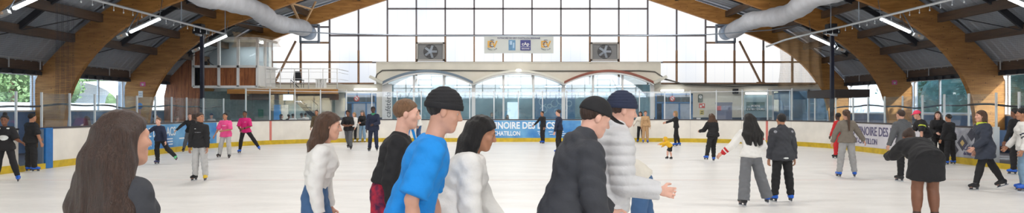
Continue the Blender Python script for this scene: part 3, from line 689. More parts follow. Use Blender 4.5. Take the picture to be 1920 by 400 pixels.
SEG = [('left boards from the camera up to the left gate', seg_side(-1, -3, GATES['left'][0])),
       ('left boards beyond the gate', seg_side(-1, GATES['left'][1] + .3, EY - CR)),
       ('rounded left corner boards', [(-RX, EY - CR)] + [(-(RX - CR) + CR * math.cos(R(180 - 90 * k / 18)), EY - CR + CR * math.sin(R(180 - 90 * k / 18))) for k in range(1, 19)]),
       ('far end boards under the cafe', [(-(RX - CR), EY), (-3, EY), (0, EY), (3, EY), (RX - CR, EY)]),
       ('rounded right corner boards', [((RX - CR) + CR * math.cos(R(90 - 90 * k / 18)), EY - CR + CR * math.sin(R(90 - 90 * k / 18))) for k in range(0, 18)] + [(RX, EY - CR)]),
       ('right boards beyond the gate', seg_side(1, GATES['right'][1], EY - CR)[::-1]),
       ('right boards from the camera up to the right gate', seg_side(1, -3, GATES['right'][0])[::-1])]
barriers = []
M_joint = mat('board_joint', (190, 186, 180), .6)
for lb, pts in SEG:
    mid = pts[len(pts) // 2]
    e = empty('rink_barrier', (mid[0], mid[1], 0), 'white ' + lb + ' with yellow kick strip', 'rink boards', 'rink barrier sections'); barriers.append(e)
    m = MB(); strip(m, pts, 0.0, 0.1, 0.0, HB); m.build('board_face', M_board, e)
    m = MB(); strip(m, pts, -0.025, 0.03, 0.0, 0.19); m.build('kick_plate', M_kick, e)
    m = MB(); strip(m, pts, -0.02, 0.14, HB, HB + .045); m.build('top_rail', M_rail, e)
    # joints every panel
    L = 0; m = MB()
    for a, b in zip(pts, pts[1:]):
        d = math.hypot(b[0] - a[0], b[1] - a[1]); q = 0
        while L + d - q > 2.44 and q < d:
            st = 2.44 - L; q += st; L = 0; t = q / d; p = (a[0] + (b[0] - a[0]) * t, a[1] + (b[1] - a[1]) * t); n_ = normal_out(p); P = Vector((*p, 0)); T = Vector((-n_.y, n_.x, 0)) * .006
            m.hexa([P - T - n_ * .003 + Vector((0, 0, .2)), P + T - n_ * .003 + Vector((0, 0, .2)), P + T + n_ * .01 + Vector((0, 0, .2)), P - T + n_ * .01 + Vector((0, 0, .2)),
                    P - T - n_ * .003 + Vector((0, 0, HB)), P + T - n_ * .003 + Vector((0, 0, HB)), P + T + n_ * .01 + Vector((0, 0, HB)), P - T + n_ * .01 + Vector((0, 0, HB))])
        L += d - q
    if len(m.bm.verts): m.build('panel_joint', M_joint, e)
    else: m.bm.free()
# red goal line marks on the corner boards
for i, t in ((2, 140), (4, 40)):
    c = -(RX - CR) if i == 2 else RX - CR; m = MB()
    pts = [(c + CR * math.cos(R(t + d)), EY - CR + CR * math.sin(R(t + d))) for d in (-.45, .45)]
    strip(m, pts, -.008, .01, .19, HB); m.build('red_goal_mark', M_red, barriers[i])
# glass screens with posts
def screen(lb, pts, ztop, skip=None):
    mid = pts[len(pts) // 2]
    e = empty('glass_screen', (mid[0], mid[1], HB + .045), 'clear protective glass with pale posts, ' + lb, 'glass screen', 'glass screens on the boards')
    m0 = HB + .045
    for a, b in zip(pts, pts[1:]):
        m = MB(); strip(m, [a, b], .045, .057, m0, ztop); m.build('glass_pane', M_glassR, e)
    for a in (pts[1:-1] if skip == 2 else pts[1:] if skip else pts):
        n_ = normal_out(a); P = Vector((*a, 0)) + n_ * .06; T = Vector((-n_.y, n_.x, 0)) * (.019 if ztop < 2.2 else .023); D = n_ * .025; up_ = .03 if ztop < 2.2 else .1
        m = MB(); m.hexa([P - T - D + Vector((0, 0, m0)), P + T - D + Vector((0, 0, m0)), P + T + D + Vector((0, 0, m0)), P - T + D + Vector((0, 0, m0)),
                          P - T - D + Vector((0, 0, ztop + up_)), P + T - D + Vector((0, 0, ztop + up_)), P + T + D + Vector((0, 0, ztop + up_)), P - T + D + Vector((0, 0, ztop + up_))]); m.build('post', M_alu, e)
    if ztop > 2.2:
        m = MB(); strip(m, pts, .035, .07, ztop, ztop + .03); m.build('top_trim', M_alu, e)
def sub(sx, y0, y1, n): return [(sx * RX, y0 + (y1 - y0) * i / n) for i in range(n + 1)]
screen('left boards up to the gate', sub(-1, 5.35, 17.55, 10), 2.05)
screen('left boards beyond the gate', sub(-1, 18.5, EY - CR, 7), 2.05)
arcL = [(-(RX - CR) + CR * math.cos(R(180 - 90 * k / 9)), EY - CR + CR * math.sin(R(180 - 90 * k / 9))) for k in range(10)]
screen('first part of the rounded left corner', arcL[:4], 2.05, 2); screen('rounded left corner', arcL[3:], 2.45)
screen('far end boards', [(float(x), EY) for x in np.linspace(-(RX - CR), RX - CR, 11)], 2.45, 1)
arcR = [(-p[0], p[1]) for p in arcL]
screen('rounded right corner', arcR[3:][::-1], 2.45, 1); screen('first part of the rounded right corner', arcR[:4], 2.05, 2)
screen('right boards beyond the gate', sub(1, 18.85, EY - CR, 7), 2.05)
screen('right boards up to the gate', sub(1, 5.8, 18.0, 10), 2.05)
# kick strip across the left gate threshold, blue jamb
e = empty('gate_jamb', (-13.0, 18.65, 0), 'blue padded jamb at the far side of the left gate', 'gate')
m = MB(); m.box((-13.12, 18.5, 0), (-12.94, 18.8, HB + .03), bev=.02); m.build('pad', M_blue, e)
m = MB(); m.box((-13.13, 18.46, 0), (-13.0, 18.5, HB)); m.build('hinge_post', M_steel, e)
m = MB(); m.box((-13.02, 17.5, 0), (-12.95, 18.85, .15)); k += 1; struct(m, 'trim_%d' % k, M_kick, 'yellow threshold of the left gate')
m = MB(); m.box((12.95, 18.0, 0), (13.02, 18.85, .15)); k += 1; struct(m, 'trim_%d' % k, M_kick, 'yellow threshold of the right gate')
e = empty('gate_jamb', (13.05, 18.9, 0), 'pale metal jamb at the far side of the right gate', 'gate')
m = MB(); m.box((12.96, 18.8, 0), (13.12, 18.95, HB + .05)); m.build('post', M_alu, e)
m = MB(); m.box((12.95, 18.82, .5), (12.96, 18.93, .62)); m.build('latch', M_dark, e)
# bench behind the right gate with bags
e = empty('players_bench', (14.4, 18.0, 0), 'dark slatted bench behind the right gate', 'bench')
m = MB(); m.box((14.1, 13.0, .42), (14.6, 21.5, .5)); m.build('seat', mat('bench_brown', (84, 58, 50), .5), e)
m = MB(); m.box((14.62, 13.0, .3), (14.68, 21.5, .98)); m.build('backrest', MATS['low_wall_slate'], e)
for y in (13.3, 16, 18.7, 21.2): m = MB(); m.box((14.15, y, -.02), (14.55, y + .07, .42)); m.build('leg', M_steel, e)
# banner strips on the boards
def text_side(body, sx, y0, z, size, m, parent, sxs=1.0):
    # reads left to right for somebody on the ice
    rot = frame((0, 1, 0), (0, 0, 1)) if sx < 0 else frame((0, -1, 0), (0, 0, 1))
    return text_obj(body, 'lettering', m, size, (sx * RX - sx * .02, y0, z), rot, parent, sx=sxs)
M_bblue = mat('banner_blue', (34, 112, 186), 0.4, var=.5, vscale=1.1, col2=(112, 176, 220))
M_bgrey = mat('banner_lilac', (214, 212, 220), 0.4, var=.12, vscale=2)
M_tw = mat('print_white', (232, 238, 244), .5); M_tv = mat('print_violet', (92, 88, 124), .5)
e = empty('end_banner', (.4, EY, .2), 'blue banner with white PATINOIRE DES LACS lettering on the far end boards', 'banner')
m = MB(); m.box((-1.98, EY - .012, .2), (3.1, EY - .002, HB - .02)); m.build('sheet', M_bblue, e)
t = text_obj('PATINOIRE DES LACS', 'lettering', M_tw, .46, (-1.8, EY - .02, .66), FRONT, e, bold=.03, sx=.82)
text_obj('VIRY-CHATILLON', 'lettering', M_tw, .3, (-1.8, EY - .02, .32), FRONT, e, bold=.03, sx=.8)
m = MB()
for (x0, z0, w_, h_) in ((.95, .5, .22, .03), (.98, .42, .16, .03), (1.02, .34, .1, .03), (1.5, .48, .2, .04), (1.55, .36, .25, .03), (2.0, .5, .25, .03), (2.05, .4, .3, .03), (2.1, .3, .2, .03)):
    m.box((x0, EY - .02, z0), (x0 + w_, EY - .014, z0 + h_))
m.build('small_emblems', M_tw, e)
e = empty('left_banner', (-RX, 24, .2), 'blue banner with white PATINOIRE DES LACS lettering on the left boards', 'banner')
pts = sub(-1, 21.9, EY - CR, 6) + [(-(RX - CR) + CR * math.cos(R(180 - q)), EY - CR + CR * math.sin(R(180 - q))) for q in (4, 8, 12, 16)]
m = MB(); strip(m, pts, -.012, -.002, .2, HB - .02); m.build('sheet', M_bblue, e)
text_side('PATINOIRE DES LACS', -1, 22.1, .64, .46, M_tw, e, .82); text_side('VIRY-CHATILLON', -1, 22.1, .3, .3, M_tw, e, .8)
m = MB()
for (y0, z0, w_, h_) in ((25, .5, .5, .04), (25.1, .4, .4, .04), (25.2, .3, .3, .04), (26, .48, .4, .05)): m.box((-RX + .014, y0, z0), (-RX + .02, y0 + w_, z0 + h_))
m.build('small_emblems', M_tw, e)
e = empty('right_banner', (RX, 24.6, .2), 'pale lilac banner with violet PATINOIRE DES LACS lettering on the right boards', 'banner')
m = MB(); strip(m, sub(1, 21.6, 27.0, 6), -.012, -.002, .2, HB - .02); m.build('sheet', M_bgrey, e)
text_side('PATINOIRE DES LACS', 1, 26.75, .64, .46, M_tv, e, .82); text_side('VIRY-CHATILLON', 1, 26.75, .32, .3, M_tv, e, .8)
m = MB()
for (y0, z0, w_, h_) in ((23.4, .56, .24, .04), (23.4, .48, .18, .04), (23.4, .4, .1, .04), (23.4, .3, .2, .03)): m.box((RX - .02, y0, z0), (RX - .014, y0 + w_, z0 + h_))
m.build('small_emblems', M_tv, e)
m = MB()
for q in range(4): m.box((RX - CR + CR * math.cos(R(18)) - .05 - .02, 28.9 + q * .0, .5 + q * .06), (RX - CR + CR * math.cos(R(18)) - .03, 29.15, .53 + q * .06))
m.bm.free()
e = empty('advert_panel', (RX, 20.0, .2), 'grey geometric advertising panel with Credit lettering beside the right gate', 'advert')
m = MB(); strip(m, sub(1, 19.2, 20.9, 2), -.012, -.002, .2, HB - .02); m.build('sheet', mat('advert_grey', (188, 190, 200), .4, var=.5, vscale=2.5, col2=(120, 124, 136)), e)
m = MB(); xx = RX - .015
for (y, z, r) in ((20.6, .85, .2), (20.15, .62, .24), (19.75, .88, .2), (19.4, .6, .18), (20.5, .4, .18)):
    m.quad([(xx, y - r, z), (xx, y, z + r), (xx, y + r, z), (xx, y, z - r)])
m.build('diamonds', mat('advert_dark', (62, 64, 78), .5), e, recalc=False)
m = MB()
for (y, z, r) in ((20.15, .62, .1), (20.6, .85, .08)): m.quad([(xx - .003, y - r, z), (xx - .003, y, z + r), (xx - .003, y + r, z), (xx - .003, y, z - r)])
m.build('gold_diamonds', mat('advert_gold', (196, 170, 110), .5), e, recalc=False)
text_side('Crédit', 1, 20.1, .42, .24, M_tv, e, .8)
text_side('du Nord', 1, 20.1, .28, .14, M_tv, e, .8)

# ------------------------------------------------------------------ net rails, posts, nets
for s, lb in ((-1, 'left'), (1, 'right')):
    e = empty('net_rail', (s * 13, 20, 4.95), 'pale steel net rail with hooks hanging above the %s boards' % lb, 'rail', 'net rails')
    pts = [(s * 13.0, -2, 4.95), (s * 13.0, 27.5, 4.95), (s * 12.75, 29.6, 4.93), (s * 12.2, 31.2, 4.8), (s * 11.8, 32.5, 4.6)] if s > 0 else [(s * 13.0, -2, 4.95), (s * 13.0, 30.3, 4.95)]
    m = MB(); m.tube(pts, .045, 8); m.build('rail', M_alu, e)
    for y in np.arange(8, 29, .55): m = MB(); m.ell((s * 13.0, y, 4.78), (.022, .022, .035), 6); m.tube([(s * 13.0, y, 4.8), (s * 13.0, y, 4.92)], .008, 4); m.build('hook', M_alu, e)
    for y in (14.2, 20.2, 26.2, 30.2 if s < 0 else 28.5):
        m = MB(); m.tube([(s * 13.0, y, 4.97), (s * 13.0, y, roof_pt(13.0) + .1)], .022, 6); m.build('hanger_rod', M_steel, e)
    # side net
    nx = s * 13.12; m = bpy.data.meshes.new('side_net'); ys = np.arange(6, 30.2 if s < 0 else 28.6, .2); vs, fs, uv = [], [], []
    for i, y in enumerate(ys):
        wv = .05 * math.sin(y * 2.1) + .03 * math.sin(y * 5.3)
        zb = 1.66 + .09 * abs(math.sin(y * .55)) + .02 * math.sin(y * 3)
        for j in range(9):
            t = j / 8; vs.append((nx + wv * (1 - t), y, zb + (4.75 - zb) * t)); uv.append((y, zb + (4.75 - zb) * t))
    for i in range(len(ys) - 1):
        for j in range(8): a = i * 9 + j; fs.append((a, a + 9, a + 10, a + 1))
    m.from_pydata(vs, [], fs); ul = m.uv_layers.new(name='UVMap')
    for lp in m.loops: ul.data[lp.index].uv = uv[lp.vertex_index]
    for p in m.polygons: p.use_smooth = True
    m.materials.append(M_net); ne = empty('safety_net', (nx, 18, 1.7), 'fine dark safety net hanging behind the %s boards' % lb, 'net', 'side nets')
    o = bpy.data.objects.new('mesh_sheet', m); COL.objects.link(o); o.parent = ne; o.matrix_parent_inverse = Matrix.Translation(ne.location).inverted()
    m = MB(); m.tube([vs[i * 9] for i in range(0, len(ys), 1)], .03, 6); m.build('bottom_rope', M_dark, ne)
# gathered white net fold by the left arch
def gathered(name, lb, cx, Y, w_, z0, z1, mt, amp=.12, freq=16, parent=None, slope=0.0, axis='x'):
    vs, fs, uv = [], [], []; N = 48
    for i in range(N + 1):
        u = i / N
        for j in range(11):
            t = j / 10; zt = z1 + slope * (u - .5); zb = z0; z = zb + (zt - zb) * t
            c = (u - .5) * w_ * (1 - .12 * math.sin(PI * t)); d = amp * math.sin(u * freq + .6 * t) * (.5 + .5 * (1 - t * .5))
            vs.append((cx + c, Y + d, z) if axis == 'x' else (cx + d, Y + c, z)); uv.append((u * w_ * 1.9, z))
    for i in range(N):
        for j in range(10): a = i * 11 + j; fs.append((a, a + 11, a + 12, a + 1))
    m = bpy.data.meshes.new(name); m.from_pydata(vs, [], fs); ul = m.uv_layers.new(name='UVMap')
    for lp in m.loops: ul.data[lp.index].uv = uv[lp.vertex_index]
    for p in m.polygons: p.use_smooth = True
    m.materials.append(mt); o = bpy.data.objects.new(name, m); COL.objects.link(o); tag(o, lb, 'net'); return o
gathered('gathered_net', 'dark net bunched in folds beside the second left arch', -13.3, 19.8, 0.9, 1.6, 4.7, M_net, .1, 22, axis='y')
gathered('gathered_net', 'beige net curtain bunched above the control booth', -12.6, 32.8, 2.4, 4.6, 5.2, M_netb, .1, 26, slope=-.35)
gathered('gathered_net', 'beige net curtain bunched at the right end of the gable', 13.8, 33.3, 2.3, 2.7, 5.4, M_netb, .1, 26, slope=.15)
m = MB(); m.tube([(-14.2, 33.4, 5.95), (-11.5, 33.8, 5.5), (-9, 34, 5.38), (-5, 34, 5.3), (0, 34, 5.27), (5, 34, 5.28), (9.5, 34, 5.34), (12.5, 33.8, 5.55), (15, 33.2, 5.95)], .03, 6)
tag(m.build('net_cable', M_steel), 'thin dark cable strung across the gable for the end net', 'cable')
# tall black posts with speakers on top
for s, lb, px_, Z in ((-1, 'left', 379, 30.2), (1, 'right', 1560, 30.2)):
    b = at(px_, Z); x = b.x
    e = empty('black_post', (x, Z, 0), 'tall slim black post with a dark loudspeaker on top at the %s corner' % lb, 'post', 'corner posts')
    m = MB(); m.box((x - .07, Z - .07, -.02), (x + .07, Z + .07, 4.95)); m.build('pole', mat('post_navy', (20, 26, 48), .45), e)
    m = MB(); m.box((x - .35, Z - .2, 4.95), (x + .28, Z + .15, 5.15), bev=.02); m.box((x - .28, Z - .3, 5.1), (x + .1, Z + .1, 5.38), bev=.02); m.build('loudspeaker', M_dark, e)
    m = MB(); m.tube([(x - .2, Z - .2, 4.92), (x + .1, Z - .3, 4.86)], .05, 8); m.build('floodlight', M_alu, e)

# ------------------------------------------------------------------ fabric ducts
for s, lb in ((-1, 'left'), (1, 'right')):
    cx = s * 11.55; e = empty('fabric_duct', (cx, 29, 5.9), 'long pale wrinkled fabric air duct under the %s roof slope' % lb, 'air duct', 'fabric ducts')
    m = MB(); pts, rr = [], []
    for i, y in enumerate(np.linspace(14, 37.0, 60)):
        pts.append((cx + .12 * math.sin(y * .9) * (.3 if y > 35 else 1), y, 5.88 + .1 * math.sin(y * .75 + s))); rr.append(.41 + .03 * math.sin(y * 2.3) + .015 * math.sin(y * 7.1))
    m.tube(pts, rr, 28); m.build('fabric_sleeve', M_duct, e)
    m = MB(); m.tube([(cx, 37.0, 5.88), (cx, 37.9, 5.85)], .4, 24); m.build('steel_collar', mat('duct_collar', (150, 166, 186), .4, metal=.3), e)
    m = MB()
    for (a, b, c, d) in ((cx - .5, cx + .5, 5.3, 5.42), (cx - .5, cx + .5, 6.25, 6.34), (cx - .56, cx - .46, 5.3, 6.34), (cx + .46, cx + .56, 5.3, 6.34)): m.box((a, 37.85, c), (b, 38, d))
    m.build('wall_frame', M_steel, e)
    m = MB()
    for y in (20.0, 26.2, 32.2): m.tube([(cx, y, 6.2), (cx, y, inn_z(cx) + .2)], .012, 4)
    m.build('hangers', M_steel, e)
M_strut = mat('pale_wood_strut', (196, 160, 118), .6)
m = MB(); a = at(565, 36.5, 48)
m.beam(a, at(546, 33.5, 6), .1, .1); m.beam(a + Vector((.12, 0, 0)), at(592, 36, 3), .08, .08); m.beam(at(546, 33.5, 6), at(583, 36, 17), .08, .08)
tag(m.build('roof_strut', M_strut), 'pale wooden struts in a V above the end of the left duct', 'strut')
m = MB(); m.beam(at(1606, 32, 7), at(1640, 31, 28), .08, .08); m.beam(at(1606, 32, 7), at(1545, 33, 26), .1, .08)
tag(m.build('roof_strut', M_strut), 'pale wooden struts beside the top of the second right arch', 'strut')

# ------------------------------------------------------------------ lamps
for (x, y) in WALL_FILLS:  # housings for the added lights aimed at the far wall
    e = empty('added_far_light', (x, y, 7.4), 'added unseen white light over the far ice tilted at the far wall', 'lamp', 'added lights over the far ice')
    m = MB(); m.hexa([Vector(p) for p in ((x - .65, y - .2, 7.64), (x + .65, y - .2, 7.64), (x + .65, y + .24, 7.26), (x - .65, y + .24, 7.26), (x - .65, y - .12, 7.72), (x + .65, y - .12, 7.72), (x + .65, y + .32, 7.34), (x - .65, y + .32, 7.34))]); o = m.build('housing', M_white, e); o.location = o.location + Vector((0, -.12, .1))
    m = MB(); m.tube([(x, y, 7.6), (x, y, inn_z(x) + .25)], .01, 4); m.build('cable', M_dark, e)
for (x, y) in FILL_SPOTS:  # housings for the added lights above the ice
    e = empty('added_ice_light', (x, y, 7.45), 'added unseen white box light over the ice', 'lamp', 'added lights over the ice')
    m = MB(); m.box((x - .8, y - .38, 7.45), (x + .8, y + .38, 7.58)); m.build('housing', M_white, e)
    m = MB(); m.tube([(x, y, 7.58), (x, y, inn_z(x) + .25)], .01, 4); m.build('cable', M_dark, e)
for ay in (32, 26, 20, 14):
    nm = {32: 'second', 26: 'third', 20: 'fourth', 14: 'fifth'}[ay]
    for s in (-1, 1):
        side = 'left' if s < 0 else 'right'
        a = Vector((s * 13.55, ay - .35, 5.02)); b = Vector((s * 14.65, ay - .35, 4.52))
        e = empty('tube_lamp', (s * 14.1, ay - .35, 4.75), 'sloping white tube lamp under the %s arch from the gable, %s side' % (nm, side), 'lamp', 'tube lamps along the arches')
        m = MB(); m.beam(a, b, .11, .07); m.build('diffuser', M_lamp, e)
        m = MB(); m.beam(a + Vector((0, .02, .07)), b + Vector((0, .02, .07)), .16, .06); m.build('housing', M_alu, e)
        m = MB(); m.tube([a + Vector((0, 0, .1)), a + Vector((0, .2, .75))], .012, 4); m.tube([b + Vector((-s * .2, 0, .1)), b + Vector((-s * .2, .2, .6))], .012, 4); m.build('hanger', M_steel, e)
        c = Vector((s * 14.95, ay - .35, 4.38)); e = empty('emergency_light', c, 'small twin emergency spotlight below the %s arch, %s side' % (nm, side), 'lamp', 'emergency lights')
        m = MB(); m.beam(c + Vector((-s * .17, 0, .06)), c + Vector((s * .17, 0, -.08)), .14, .12); m.build('housing', mat('lamp_grey', (206, 206, 204), .4), e)
        m = MB(); m.ell(c + Vector((0, -.08, 0)), (.06, .03, .05), 8); m.build('lens', mat('lens_warm', (224, 190, 160), .3), e)
        m = MB(); m.tube([c + Vector((-s * .12, 0, .05)), c + Vector((-s * .5, .2, .95))], .02, 5); m.build('arm', M_steel, e)
# second short tube left of the booth
a = at(380, 32.6, 88); b = at(408, 32.6, 74)
e = empty('tube_lamp', (a + b) / 2, 'short white tube lamp just below the tube lamp at the booth corner', 'lamp')
m = MB(); m.beam(a, b, .08, .06); m.build('diffuser', M_lampw, e)
m = MB(); m.beam(a + Vector((0, 0, .05)), b + Vector((0, 0, .05)), .1, .04); m.build('housing', M_alu, e)
# signs on arch legs
for (px_, py_, Z, lb) in ((268, 158, 31.88, 'small pink emergency sign on the second left arch leg'), (1677, 155, 31.88, 'small pink emergency sign on the second right arch leg')):
    c = at(px_, Z, py_); e = empty('emergency_sign', c, lb, 'sign')
    m = MB(); m.box((c.x - .12, Z - .02, c.z - .1), (c.x + .12, Z, c.z + .1)); m.build('plate', mat('sign_pink', (214, 96, 150), .5), e)
    m = MB(); m.box((c.x - .03, Z - .03, c.z - .07), (c.x + .03, Z - .02, c.z + .03)); m.box((c.x - .06, Z - .03, c.z - .02), (c.x + .06, Z - .02, c.z + .02)); m.build('pictogram', M_white, e)
c = at(264, 31.88, 177); e = empty('notice_sheet', c, 'white paper notice under the pink sign on the left arch leg', 'notice')
m = MB(); m.box((c.x - .1, 31.86, c.z - .15), (c.x + .1, 31.89, c.z + .15)); m.build('paper', M_white, e)
m = MB(); m.box((c.x - .07, 31.85, c.z + .03), (c.x + .07, 31.86, c.z + .06)); m.box((c.x - .07, 31.85, c.z - .06), (c.x + .07, 31.86, c.z - .03)); m.build('print', M_steel, e)

# ------------------------------------------------------------------ wood clad corner, control booth, balcony (left)
BY = 35.5
m = MB(); xs = np.linspace(-18.4, -16.4, 14)
for a, b in zip(xs, xs[1:]):
    m.hexa([Vector(p) for p in ((a, BY, 0), (b, BY, 0), (b, BY + .12, 0), (a, BY + .12, 0), (a, BY, roof_pt(a)), (b, BY, roof_pt(b)), (b, BY + .12, roof_pt(b)), (a, BY + .12, roof_pt(a)))])
struct(m, 'wall_corner', M_clad, 'reddish vertical timber cladding in the far left corner')
def bx_(px0, px1): return at(px0, BY).x, at(px1, BY).x
bl, bm_, bq, br = at(363, BY).x, at(411, BY).x, at(447, BY).x, at(483, BY).x
zt = 1.62 + (205 - 72) * BY / F; zs = 1.62 + (205 - 93) * BY / F; zmid = 1.62 + (205 - 125) * BY / F; zb = 1.62 + (205 - 163) * BY / F
booth = empty('control_booth', (bl, BY, zb), 'raised control booth with white window frames over timber panels', 'booth')
m = MB(); W_ = .07
def fr(a, b): m.beam(a, b, W_ * 1.8, W_ * 1.8, (0, 1, 0))
y = BY - .02
fr((bl, y, zb), (bl, y, zs)); fr((bm_, y, zb), (bm_, y, zt)); fr((bl, y, zs), (bm_, y, zt)); fr((bl, y, zb), (br, y, zb)); fr((bl, y, zmid), (br, y, zmid)); fr((bm_, y, zt), (br, y, zt)); fr((bq, y, zb), (bq, y, zt)); fr((br, y, zb), (br, y, zt))
fr((br, y, zt), (br + .2, 37.8, zt)); fr((br, y, zmid), (br + .2, 37.8, zmid)); fr((br, y, zb), (br + .2, 37.8, zb)); 
for q in (36.3, 37.1): fr((br + .1, q, zb), (br + .1, q, zt))
m.build('window_frames', M_white, booth)
m = MB(); m.box((bl, BY, zb), (bm_, BY + .05, zmid)); m.box((bm_, BY, zb), (br, BY + .05, zmid)); m.build('timber_panels', M_clad, booth)
m = MB(); m.quad([(bl, BY + .02, zmid), (bm_, BY + .02, zmid), (bm_, BY + .02, zt), (bl, BY + .02, zs)]); m.quad([(bm_, BY + .02, zmid), (br, BY + .02, zmid), (br, BY + .02, zt), (bm_, BY + .02, zt)]); m.quad([(br + .05, BY + .02, zmid), (br + .2, 37.8, zmid), (br + .2, 37.8, zt), (br + .05, BY + .02, zt)])
m.build('window_glass', M_glassW, booth, recalc=False)
m = MB(); m.box((br + .02, BY, zb), (br + .1, 37.9, zmid)); m.build('side_panel', M_white, booth)
m = MB(); m.box((bl, 37.4, zb), (br, 37.45, zt)); m.build('inner_wall', mat('booth_inner', (150, 160, 166), .7), booth)
m = MB(); m.box((bl, BY, zb - .02), (br + .2, 37.9, zb + .05)); m.build('booth_floor', M_cream, booth); m = MB(); m.box((bl, BY + .6, zt - .02), (br, 37.9, zt + .03)); m.build('booth_ceiling', M_cream, booth)
m = MB(); c = Vector((bl + 1.0, BY + .4, zmid)); m.box((bl + .1, BY + .2, zmid - .1), (bm_, BY + .9, zmid - .04)); m.build('desk', M_dark, booth)
e = empty('swivel_microphone', (bl + 1.1, BY + .4, zmid - .04), 'black desk microphone on a bent arm inside the booth window', 'microphone')
m = MB(); m.tube([(bl + 1.1, BY + .4, zmid - .04), (bl + .7, BY + .4, zmid + .2), (bl + .6, BY + .4, zmid + .32)], .02, 6); m.build('arm', M_dark, e)
m = MB(); m.ell((bl + .58, BY + .4, zmid + .36), (.05, .05, .06), 8); m.build('head', M_dark, e)
e = empty('booth_monitor', (bl + .3, BY + .5, zmid - .04), 'black monitor on the booth desk at its left end', 'monitor')
m = MB(); m.box((bl + .1, BY + .45, zmid), (bl + .5, BY + .5, zmid + .3)); m.build('screen', M_blk, e)
m = MB(); m.box((bl + .27, BY + .47, zmid - .04), (bl + .33, BY + .52, zmid)); m.build('stand', M_blk, e)
c = Vector((bq + .9, BY + 1.0, zt - .12)); e = empty('booth_ceiling_lamp', c, 'round white lamp glowing inside the right booth window', 'lamp')
m = MB(); m.ell(c, (.2, .15, .07), 12); m.build('shade', M_lampw, e)
# balcony slab
m = MB(); m.box((br - 1.2, BY, 2.6), (-9.5, 38.0, 2.74)); struct(m, 'floor', M_cream, 'cream balcony slab right of the booth')
m = MB(); m.box((-15.1, BY - .06, 2.42), (-9.35, BY, 2.66)); k += 1; struct(m, 'trim_%d' % k, M_arch, 'timber fascia along the balcony edge')
m = MB(); m.box((-15.1, BY + .3, 2.1), (-9.4, BY + .36, 2.42)); k += 1; struct(m, 'trim_%d' % k, mat('umber_beam', (92, 60, 40), .6, var=.3), 'dark umber beam below the balcony')
e = empty('balcony_railing', (-12, BY, 2.74), 'thin white metal railing along the balcony edge', 'railing')
m = MB()
for z in (3.72, 3.55, 3.2, 2.95): m.tube([(-13.1, BY, z), (-9.4, BY, z), (-9.4, 37.9, z)], .022 if z > 3.6 else .012, 6)
m.build('rails', M_white, e)
for x in np.linspace(-13.1, -9.4, 6): m = MB(); m.tube([(x, BY, 2.7), (x, BY, 3.72)], .025, 6); m.build('post', M_white, e)
e = empty('black_chair', (-11.6, BY + .8, 2.74), 'dark plastic chair on the balcony', 'chair')
m = MB(); m.box((-11.85, BY + .5, 3.14), (-11.4, BY + .95, 3.18), bev=.01); m.build('seat', M_dark, e)
m = MB(); m.hexa([Vector(p) for p in ((-11.85, BY + .5, 3.18), (-11.4, BY + .5, 3.18), (-11.4, BY + .54, 3.18), (-11.85, BY + .54, 3.18), (-11.78, BY + .42, 3.62), (-11.47, BY + .42, 3.62), (-11.47, BY + .46, 3.62), (-11.78, BY + .46, 3.62))]); m.build('backrest', M_dark, e)
for dx in (-11.82, -11.43):
    for dy in (BY + .53, BY + .9): m = MB(); m.tube([(dx, dy, 2.74), (dx, dy, 3.14)], .015, 5); m.build('leg', M_dark, e)
e = empty('white_stool', (-10.3, BY + .4, 2.74), 'white wooden stool with a slatted side at the balcony railing', 'stool')
m = MB(); m.box((-10.62, BY + .25, 3.16), (-10.1, BY + .6, 3.22), bev=.01); m.build('seat', M_white, e)
m = MB()
for q in range(4): m.box((-10.6 + q * .145, BY + .27, 2.74), (-10.54 + q * .145, BY + .31, 3.16))
m.build('slats', M_white, e)
m = MB(); m.box((-10.6, BY + .55, 2.74), (-10.12, BY + .58, 3.16)); m.build('back_leg', M_white, e)
# ground floor under the balcony
M_pgreen = mat('under_wall_green', (128, 146, 144), .6, var=.2)
m = MB(); m.box((-18.4, 37.3, 0), (-10.0, 37.4, 2.6)); struct(m, 'wall_under_balcony', M_pgreen, 'grey green wall under the balcony')
dn += 1; m = MB(); a, b = at(514, 37.3).x, at(527, 37.3).x; m.box((a, 37.22, 0), (b, 37.3, 1.86)); struct(m, 'door_%d' % dn, mat('door_sky_blue', (72, 146, 206), .4), 'sky blue door under the balcony')
m = MB(); a, b = at(528, 37.3).x, at(541, 37.3).x; m.box((a, 37.24, 0), (b, 37.3, 1.86)); k += 1; struct(m, 'trim_%d' % k, M_cream, 'cream panel beside the sky blue door')
c = at(489, 37.2, 214); m = MB(); m.box((c.x - .12, 37.1, c.z - .2), (c.x + .12, 37.28, c.z + .25), bev=.02); tag(m.build('wall_box', mat('box_green', (24, 108, 84), .5)), 'green box on the wall left of the sky blue door', 'box')
e = empty('staircase', (-11.5, 36.6, 0), 'dark metal staircase with grey steps behind the left corner glass', 'stairs')
m = MB(); p0, p1 = at(545, 36.4, 178), at(596, 36.4, 226)
m.beam(p0, p1, .06, .22, (0, 0, 1)); m.beam(p0 + Vector((0, .9, 0)), p1 + Vector((0, .9, 0)), .06, .22); m.build('stringers', M_dark, e)
m = MB()
for q in range(9): p = p0.lerp(p1, (q + .5) / 9); m.box((p.x - .12, 36.4, p.z), (p.x + .12, 37.25, p.z + .03))
m.build('steps', M_steel, e)
m = MB(); m.tube([p0 + Vector((0, 0, .8)), p1 + Vector((0, 0, .8))], .02, 6)
for q in range(5): p = p0.lerp(p1, q / 4); m.tube([p, p + Vector((0, 0, .8))], .012, 5)
m.build('handrail', M_dark, e)
m = MB(); A_, B_, C_ = at(560, 37.2, 182), at(622, 37.2, 176), at(622, 37.2, 226)
m.hexa([A_, A_ + Vector((.1, 0, 0)), A_ + Vector((.1, .1, 0)), A_ + Vector((0, .1, 0)), A_ + Vector((0, 0, .1)), B_, B_ + Vector((0, .1, 0)), A_ + Vector((0, .1, .1))]); m.bm.free()
